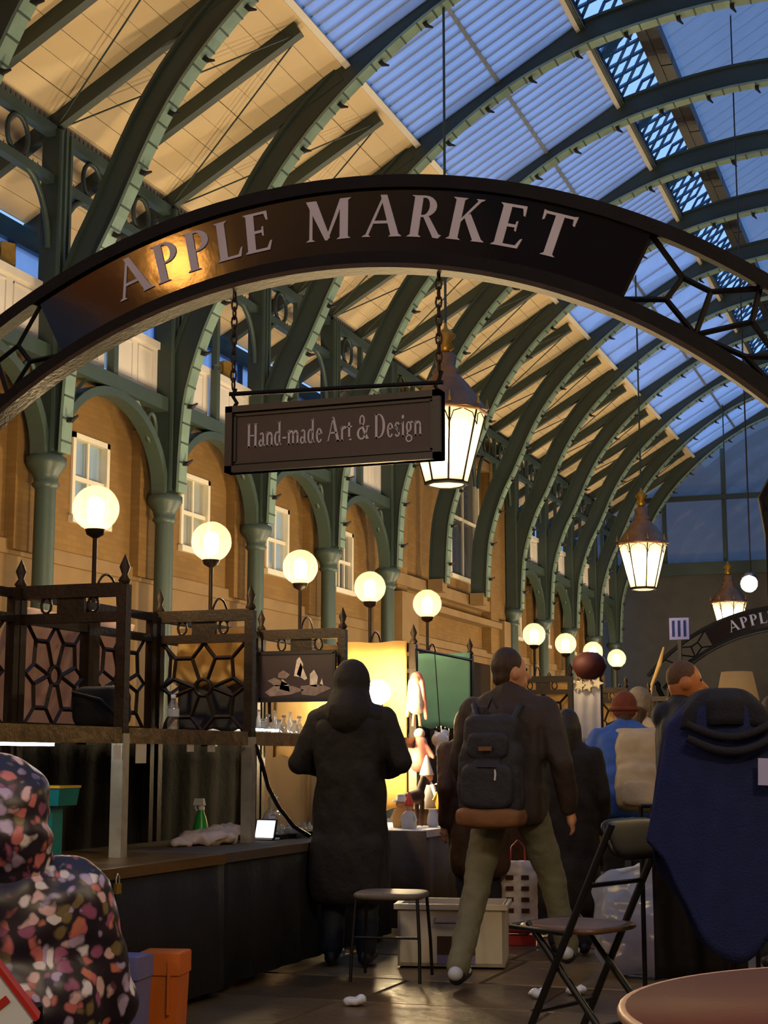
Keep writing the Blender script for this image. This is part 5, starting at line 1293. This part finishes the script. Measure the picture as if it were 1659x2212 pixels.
# boxes of crystals on the lower counter
for i in range(6):
    t = thing('display_tray', 'small tray of glass pieces beneath the vials, %s along' % ORD[i], 'tray', (-4.02 + .04 * (i % 2), 9.12 + .17 * i, CT), 0, 'trays of glass pieces')
    MB().box((0, 0, .012), (.13, .14, .024)).build('tray', 'dark_trim', t)
    for j in range(4):
        MB().lathe([(.012, 0), (.018, .015), (.010, .04 + .01 * (j % 2)), (0, .06)], (-.035 + .07 * (j % 2), -.035 + .07 * (j // 2), .024), 6).build('crystal', 'bottle_glass', t)

# goods of the bright stall
def doll(loc, lab, body, hat, h=.2, kind=0):
    t = thing('figurine', lab, 'figurine', loc, R(random.uniform(-40, 40)), 'figurines on the bright stall')
    k = h / .2
    MB().lathe([(.045 * k, 0), (.05 * k, .03 * k), (.042 * k, .09 * k), (.022 * k, .115 * k)], (0, 0, 0), 12).build('torso', body, t)
    MB().ball((0, 0, .135 * k), .03 * k, 12, 8).build('head', 'skin', t)
    if kind == 0: MB().lathe([(.034 * k, .145 * k), (.028 * k, .165 * k), (.006 * k, .23 * k), (0, .235 * k)], (0, 0, 0), 12).build('hat', hat, t)
    else: MB().lathe([(.055 * k, .148 * k), (.05 * k, .156 * k), (.03 * k, .158 * k), (.026 * k, .185 * k), (0, .19 * k)], (0, 0, 0), 12).build('hat', hat, t)
    for sx in (-1, 1): MB().tube((sx * .035 * k, 0, .10 * k), (sx * .062 * k, -.01, .05 * k), .011 * k, .009 * k, 6).build('arm', body, t)
doll((-3.70, 10.75, .70), 'figurine with a tall red hat at the near end of the bright stall', 'paper', 'red_doll', .22)
doll((-3.82, 10.92, .70), 'pale figurine with a brimmed hat behind the red hatted one', 'cream_cloth', 'paper', .25, 1)
doll((-3.66, 11.42, .82), 'yellow dressed figurine standing on the brown box', 'yellow_doll', 'pink_doll', .24, 1)
doll((-3.72, 11.66, .82), 'red dressed figurine with yellow hat on the brown box', 'red_doll', 'yellow_doll', .22)
doll((-3.60, 11.85, .70), 'pink and white figurine at the far end of the row', 'pink_doll', 'paper', .22, 1)
doll((-3.85, 11.6, .82), 'white figurine with pointed hat at the back of the row', 'plastic_white', 'paper', .34)
t = thing('goods_box', 'low brown box carrying the figurines', 'box', (-3.70, 11.5, .70))
MB().box((0, 0, .06), (.34, .42, .12)).build('box_body', 'wood_top', t)
MB().box((.172, 0, .06), (.006, .2, .06)).build('label_plate', 'yellow_doll', t)
t = thing('horse_figure', 'brown carved animal figure on the bright stall', 'figurine', (-3.80, 11.12, .70), R(70))
blob('figure', [('c', (-.07, 0, .20), (.07, 0, .22), .045, .05), ('c', (.08, 0, .24), (.13, 0, .33), .035, .03), ('c', (.13, 0, .34), (.19, 0, .31), .028, .018)] + [('c', (x, y, .18), (x, y, .012), .02, .014) for x in (-.08, .08) for y in (-.025, .025)] + [('c', (-.11, 0, .2), (-.15, 0, .12), .012, .008)], 'coat_brown', t, .01, 3)
t = thing('jug', 'white cup and jug on the bright stall counter', 'jug', (-3.62, 11.05, .70))
MB().lathe([(.03, 0), (.045, .03), (.04, .08), (.03, .11), (.034, .13)], (0, 0, 0), 14).build('body', 'plastic_white', t)
MB().path([(.038, 0, .10), (.07, 0, .09), (.065, 0, .05), (.042, 0, .04)], .006, 6).build('handle', 'plastic_white', t)
# things hung on the post of the bright stall
t = thing('hanging_doll', 'long haired rag doll hanging from the stall post', 'doll', (-3.95, 11.66, 1.50))
blob('dress', [('c', (0, 0, .10), (0, 0, .24), .075, .04)], 'bag_print', t, .01, 3, .006)
MB().ball((0, 0, .30), .042, 12, 8).build('head', 'skin', t)
blob('hair', [('e', (0, .01, .31), (.05, .045, .055)), ('c', (-.045, 0, .28), (-.075, 0, .02), .024, .018), ('c', (.045, 0, .28), (.08, 0, .0), .024, .018)], 'pink_doll', t, .01, 3)
MB().tube((0, 0, .34), (-.03, .06, .56), .004, None, 5).build('cord', 'dark_trim', t)
MB().tube((-.02, 0, .04), (-.03, 0, -.06), .012, None, 6).build('leg', 'skin', t); MB().tube((.02, 0, .04), (.03, 0, -.06), .012, None, 6).build('leg', 'skin', t)
t = thing('hanging_doll', 'pink ragged puppet hanging under the long haired doll', 'doll', (-3.94, 11.70, 1.12))
blob('dress', [('c', (0, 0, .05), (.01, 0, .20), .085, .05), ('c', (-.05, 0, .17), (-.11, 0, .06), .022, .018), ('c', (.05, 0, .17), (.11, 0, .08), .022, .018)], 'pink_doll', t, .01, 3, .008)
MB().ball((0, 0, .26), .045, 12, 8).build('head', 'bag_print', t)
MB().tube((0, 0, .30), (-.02, .03, .42), .004, None, 5).build('cord', 'dark_trim', t)
t = thing('hanging_toy', 'white and orange soft toy hanging by the green cloth', 'toy', (-3.90, 12.1, 1.20))
blob('toy_body', [('e', (0, 0, .14), (.07, .09, .06)), ('e', (.0, .1, .18), (.045, .05, .045)), ('c', (0, -.06, .12), (0, -.07, .02), .02, .02), ('c', (0, .06, .12), (0, .07, .02), .02, .02)], 'plastic_white', t, .012, 3)
blob('toy_scarf', [('c', (.02, .07, .16), (.05, .0, -.04), .03, .04)], 'orange_plastic', t, .012, 3)
MB().tube((0, 0, .19), (-.05, .02, .85), .004, None, 5).build('cord', 'dark_trim', t)
t = thing('stall_rail', 'thin rail over the bright stall from which toys hang', 'rail', (-3.98, 11.74, 2.04))
MB().tube((0, 0, 0), (0, 1.5, 0), .012, None, 6).build('rail', 'brown_iron', t)

# far stall trimmings
t = thing('paper_lantern', 'dark red round lantern above the white sheet', 'lantern', (-4.12, 18.62, 2.12))
MB().lathe([(.05, 0), (.15, .04), (.21, .15), (.19, .25), (.10, .32), (.04, .33)], (0, 0, 0), 14).build('shade', 'dark_red', t)
MB().tube((0, 0, .32), (-.12, 0.02, -.04), .01, None, 5).build('cord', 'dark_trim', t)
for j, (x, y, z) in enumerate(((-4.33, 18.54, 2.09), (-4.22, 18.54, 2.05), (-4.12, 18.54, 2.04), (-4.01, 18.54, 2.07))):
    t = thing('tinsel_star', 'silver tinsel star pinned on the white sheet, %s from the left' % ORD[j], 'decoration', (x, y, z), 0, 'tinsel stars')
    m = MB()
    pts = [((.10 if i % 2 == 0 else .045) * math.cos(math.pi * i / 5), (.10 if i % 2 == 0 else .045) * math.sin(math.pi * i / 5)) for i in range(10)]
    m.prism([(a * .8, b * .8) for a, b in pts], (0, 0, 0), (1, 0, 0), (0, 0, 1), (0, -1, 0), .02); m.build('star', 'steel', t)
t = thing('striped_banner', 'small blue and white striped board far down the arcade', 'banner', (-4.5, 27.6, 3.22))
MB().box((0, 0, .2), (.34, .04, .38)).build('board', 'lilac_plastic', t)
for dx in (-.10, 0, .10): MB().box((dx, -.024, .20), (.045, .008, .28)).build('stripe', 'navy_wool', t)
MB().box((.0, .0, -1.6), (.06, .06, 3.2)).build('post', 'dark_trim', t)
t = thing('garland', 'pale twisted garland rising from the crowd', 'decoration', (-4.05, 22.0, 0))
MB().path([(0, 0, 0), (.02, 0, 1.9), (.06, 0, 2.2), (.18, 0, 2.5), (.24, 0, 2.72)], .035, 7, False, [.012, .012, .02, .03, .012]).build('stem', 'cream_cloth', t)
t = thing('floor_lamp', 'beige fabric shaded lamp behind the poncho at the far right', 'lamp', (-2.0, 15.6, 0))
MB().tube((0, 0, .03), (0, 0, 1.8), .015, None, 6).build('pole', 'dark_trim', t); MB().lathe([(.16, 0), (.16, .03), (.03, .05)], (0, 0, 0), 12).build('base', 'dark_trim', t)
MB().lathe([(.21, 1.74), (.15, 2.02), (.0, 2.02)], (0, 0, 0), 16).build('shade', 'cream_cloth', t)

# ================================================================ FLOOR LEVEL
def tub(loc, rz, lab, m, w, d, h):
    t = thing('plastic_tub', lab, 'tub', loc, rz)
    MB().box((0, 0, h * .5), (w, d, h), None, (1.14, 1.14)).build('body', m, t)
    MB().box((0, 0, h - .05), (w * 1.18, d * 1.18, .09)).build('rim', m, t)
    for sx in (-1, 1): MB().box((sx * w * .3, -d * .6, h * .55), (.012, .012, h * .7)).build('rib', m, t)
tub((-3.45, 6.60, 0), R(12), 'orange plastic tub on the floor by the dark counter', 'orange_plastic', .17, .17, .33)
tub((-3.46, 6.27, 0), R(8), 'lilac plastic tub beside the orange one', 'lilac_plastic', .15, .16, .35)
# grey topped stool
t = thing('metal_stool', 'grey seated stool with thin bent metal legs', 'stool', (-2.98, 8.36, 0), R(8))
blob('seat', [('b', (0, 0, .455), (.20, .18, .022))], 'stool_grey', t, .01, 4)
for sx in (-1, 1):
    MB().path([(sx * .17, -.14, .44), (sx * .185, -.16, .2), (sx * .19, -.18, .008)], .010, 6).build('leg', 'chair_black', t)
    MB().path([(sx * .17, .14, .44), (sx * .185, .17, .2), (sx * .19, .19, .008)], .010, 6).build('leg', 'chair_black', t)
MB().tube((-.183, -.155, .24), (.183, -.155, .24), .007, None, 6).build('stretcher', 'chair_black', t)
# white plastic box
t = thing('storage_box', 'white lidded plastic box on the floor behind the stool', 'box', (-2.86, 9.12, 0), R(12))
m = MB(); w, d, h, th = .62, .40, .36, .015
m.bx(-w / 2, w / 2, -d / 2, d / 2, .01, .03)
m.bx(-w / 2, w / 2, -d / 2, -d / 2 + th, .01, h); m.bx(-w / 2, w / 2, d / 2 - th, d / 2, .01, h); m.bx(-w / 2, -w / 2 + th, -d / 2, d / 2, .01, h); m.bx(w / 2 - th, w / 2, -d / 2, d / 2, .01, h)
m.build('body', 'box_white', t)
m = MB(); m.bx(-w / 2 - .02, w / 2 + .02, -d / 2 - .02, -d / 2 + .005, h - .03, h); m.bx(-w / 2 - .02, w / 2 + .02, d / 2 - .005, d / 2 + .02, h - .03, h); m.bx(-w / 2 - .02, -w / 2 + .005, -d / 2, d / 2, h - .03, h); m.bx(w / 2 - .005, w / 2 + .02, -d / 2, d / 2, h - .03, h); m.build('rim', 'box_white', t)
MB().path([(-.09, -d / 2 - .02, .28), (-.09, -d / 2 - .05, .26), (.09, -d / 2 - .05, .26), (.09, -d / 2 - .02, .28)], .008, 6).build('handle', 'stool_grey', t)
MB().box((.03, -d / 2 - .002, .12), (.22, .006, .12)).build('picture_label', 'coat_brown', t)
MB().box((.03, -d / 2 - .003, .05), (.22, .006, .05)).build('label_strip', 'lilac_plastic', t)
blob('folded_cloth', [('b', (0, 0, .27), (.26, .15, .05))], 'bag_print', t, .014, 3, .012)
# printed carrier bag
t = thing('carrier_bag', 'white and red printed carrier bag glimpsed between the striding legs', 'bag', (-2.76, 10.20, 0.06), R(12))
blob('bag_body', [('b', (0, 0, .24), (.13, .07, .23))], 'bag_print', t, .012, 3, .014, (8, 8, 8))
blob('red_base', [('b', (0, 0, .055), (.133, .075, .04))], 'bag_red', t, .012, 3, .006)
for j in range(4):
    for i in range(2): MB().box((-.05 + .10 * i, -.076, .16 + .07 * j), (.05, .008, .028)).build('print_block', 'dark_red', t)
for sx in (-1, 1): MB().path([(sx * .05, 0, .46), (sx * .04, .03, .56), (0, .05, .60)], .006, 5).build('handle', 'bag_red', t)
MB().box((0, 0, -.03), (.22, .12, .06)).build('base_board', 'bag_red', t)
# translucent sack
t = thing('plastic_sack', 'large translucent white blue plastic sack behind the folding chair', 'bag', (-1.74, 8.95, 0), R(5))
blob('sack', [('b', (0, 0, .24), (.23, .18, .23)), ('e', (-.08, 0, .44), (.17, .13, .14)), ('e', (.14, .02, .40), (.12, .13, .14)), ('e', (.03, 0, .54), (.10, .08, .06))], 'poly_bag', t, .016, 2, .03, (6, 6, 6))
blob('knot', [('c', (-.14, 0, .55), (.02, 0, .60), .022, .016), ('c', (.02, 0, .60), (.17, 0, .55), .02, .016)], 'plastic_white', t, .01, 2, .01)
blob('contents', [('b', (0, .01, .18), (.18, .13, .15))], 'lilac_plastic', t, .02, 3, .02)
# scattered wrappers
for j, (x, y) in enumerate(((-2.08, 8.02), (-1.92, 8.18), (-2.86, 7.46))):
    t = thing('litter', ['scrap of white wrapper on the floor left of the folding chair', 'second scrap of white wrapper nearer the folding chair', 'pale crushed cup on the floor by the dark counter'][j], 'litter', (x, y, 0))
    blob('scrap', [('e', (0, 0, .02), (.05, .035, .02)), ('e', (.03, .02, .025), (.03, .03, .024))], 'plastic_white', t, .008, 1, .012, (20, 20, 20))

# folding chairs
def folding_chair(loc, rz, label):
    t = thing('folding_chair', label, 'chair', loc, rz, 'black folding chairs')
    w = .21
    for sx in (-1, 1):
        MB().tube((sx * w, -.22, .90), (sx * w, .24, .012), .015, None, 6).build('front_leg', 'chair_black', t)
        MB().tube((sx * (w - .03), .20, .52), (sx * (w - .03), -.26, .012), .014, None, 6).build('rear_leg', 'chair_black', t)
    blob('seat', [('b', (0, .08, .50), (.20, .20, .017))], 'chair_seat', t, .009, 3)
    m = MB(); m.path([(-.205, -.02, .49), (-.205, .27, .50), (-.16, .29, .50), (.16, .29, .50), (.205, .27, .50), (.205, -.02, .49)], .011, 6); m.build('seat_rail', 'chair_black', t)
    blob('backrest', [('b', (0, -.195, .84), (.215, .016, .085), Matrix.Rotation(R(-27), 3, 'X'))], 'chair_black', t, .009, 3)
    MB().tube((-w, -.10, .67), (w, -.10, .67), .010, None, 6).build('back_bar', 'chair_black', t)
    MB().tube((-w, .14, .20), (w, .14, .20), .010, None, 6).build('front_stretcher', 'chair_black', t)
    MB().tube((-w + .03, -.12, .16), (w - .03, -.12, .16), .010, None, 6).build('rear_stretcher', 'chair_black', t)
    return t
c1 = folding_chair((-1.42, 6.42, 0), R(70), 'black folding chair with brown seat in front of the plastic sack')
c1.scale = (1.0, 1.0, 1.05)
c2 = folding_chair((-2.26, 3.30, 0), R(25), 'black folding chair under the seated floral person')
c2.scale = (.95, .95, .72)

# poncho on a stand
t = thing('display_stand', 'black garment stand carrying the navy poncho', 'stand', (-.86, 6.24, 0))
MB().tube((0, 0, .03), (0, 0, 1.40), .016, None, 8).build('pole', 'chair_black', t)
for a in range(3): MB().tube((0, 0, .10), (.24 * math.cos(a * 2.09 + .4), .24 * math.sin(a * 2.09 + .4), .012), .013, None, 6).build('foot', 'chair_black', t)
blob('shoulder_form', [('c', (-.15, 0, 1.34), (0, 0, 1.40), .05, .055), ('c', (.15, 0, 1.34), (0, 0, 1.40), .05, .055)], 'chair_black', t, .014, 3)
t = thing('poncho', 'navy blue wool poncho with a pale tag on a stand', 'poncho', (-.86, 6.24, -.02), R(18))
def drape(z_top, neck, sh, vmax, hem, rows, cols, name, m, off=0.0, fa=1.0):
    mb_ = MB(); vs = []
    for side in (0, 1):
        for j in range(rows + 1):
            v = j / rows * vmax
            for i in range(cols):
                a = 2 * math.pi * i / cols; ca, sa = math.cos(a), math.sin(a)
                k = min(1, v / .22)
                ex = k ** .75; e2 = (v - .22 * k)
                rx = neck + (sh - neck) * ex + .10 * e2 + off; ry = neck * .9 + .085 * ex + .04 * e2 + off
                fd = 1 + fa * (.05 * v * math.sin(a * 7 + 2.5 * v) + .028 * v * math.sin(a * 13 + 1))
                corner = abs(sa) ** 2.2; side_ = abs(ca) ** 3
                L_ = hem * (.40 + .60 * corner + .10 * side_)
                z = z_top - .13 * k ** 1.4 * (.35 + .65 * ca * ca) - e2 / .78 * (L_ - .13) * 1.0
                o = side * .008
                vs.append(((rx * fd - o) * ca, (ry * fd - o) * sa, z))
    S = (rows + 1) * cols; fs = []
    for j in range(rows):
        for i in range(cols):
            a = j * cols + i; b = j * cols + (i + 1) % cols
            fs.append((a, b, b + cols, a + cols)); fs.append((S + a + cols, S + b + cols, S + b, S + a))
    for i in range(cols):
        k = rows * cols; fs.append((k + i, k + (i + 1) % cols, S + k + (i + 1) % cols, S + k + i)); fs.append((i, S + i, S + (i + 1) % cols, (i + 1) % cols))
    mb_.add(vs, fs, True); return mb_.build(name, m, t)
drape(1.47, .045, .225, 1.0, 1.09, 32, 84, 'cloth', 'navy_wool')
mat('collar_black', rgb(17, 18, 30), 0.9, 0, 0.1, 14, 0.3, 100)
drape(1.485, .045, .18, .30, 1.06, 12, 84, 'cowl_collar', 'collar_black', .016, 6.0)
for j, (yy, zz) in enumerate(((-.125, 1.345), (-.14, 1.29))):
    MB().path([(-.16 + .32 * i / 10, yy - .03 * math.sin(math.pi * i / 10), zz - .05 * math.sin(math.pi * i / 10)) for i in range(11)], .016, 7).build('collar_fold', 'collar_black', t)
MB().box((.085, -.172, 1.17), (.062, .006, .10), Matrix.Rotation(R(2), 4, 'Y')).build('tag', 'navy_light', t)
# black cloth hanging behind the poncho
hung_cloth('black_shawl', 'black shawl hanging beside the poncho hem', 'shawl', (-1.22, 6.62), (-.86, 6.74), .30, 1.0, 'bag_black', .02, 3)
t = thing('garment_rail', 'thin black rail holding the black shawl', 'rail', (-1.04, 6.69, 0))
MB().tube((-.22, -.07, 1.0), (.22, .07, 1.0), .010, None, 6).build('bar', 'chair_black', t)
for sx in (-1, 1): MB().tube((sx * .22, sx * .07, 0.008), (sx * .22, sx * .07, 1.0), .010, None, 6).build('upright', 'chair_black', t)

# round table in the foreground right
t = thing('round_table', 'round brown topped table with a pale rim, cut by the lower right corner', 'table', (.06, 2.92, 0))
MB().lathe([(0, .755), (.64, .755), (.64, .777), (0, .777)], (0, 0, 0), 64).build('top', 'table_brown', t)
MB().path([(.645 * math.cos(q), .645 * math.sin(q), 0.768) for q in [2 * math.pi * i / 72 for i in range(72)]], .010, 8, True).build('rim', 'table_edge', t)
MB().lathe([(.22, 0), (.22, .02), (.05, .05), (.035, .1), (.035, .70), (.12, .755)], (0, 0, 0), 20).build('pedestal', 'chair_black', t)
# red and white bag in the lower left corner
t = thing('gift_bag', 'red edged white paper bag in the lower left corner', 'bag', (-1.90, 2.95, 0.62), R(30))
Mx = Matrix.Rotation(R(-38), 4, 'Y')
MB().box((0, 0, .10), (.14, .08, .20), Mx).build('bag_body', 'plastic_white', t)
MB().box((.07, 0, .10), (.010, .085, .205), Mx).build('red_edge', 'bag_red', t)
MB().box((0, -.041, .07), (.10, .004, .016), Mx).build('print_line', 'bag_red', t)
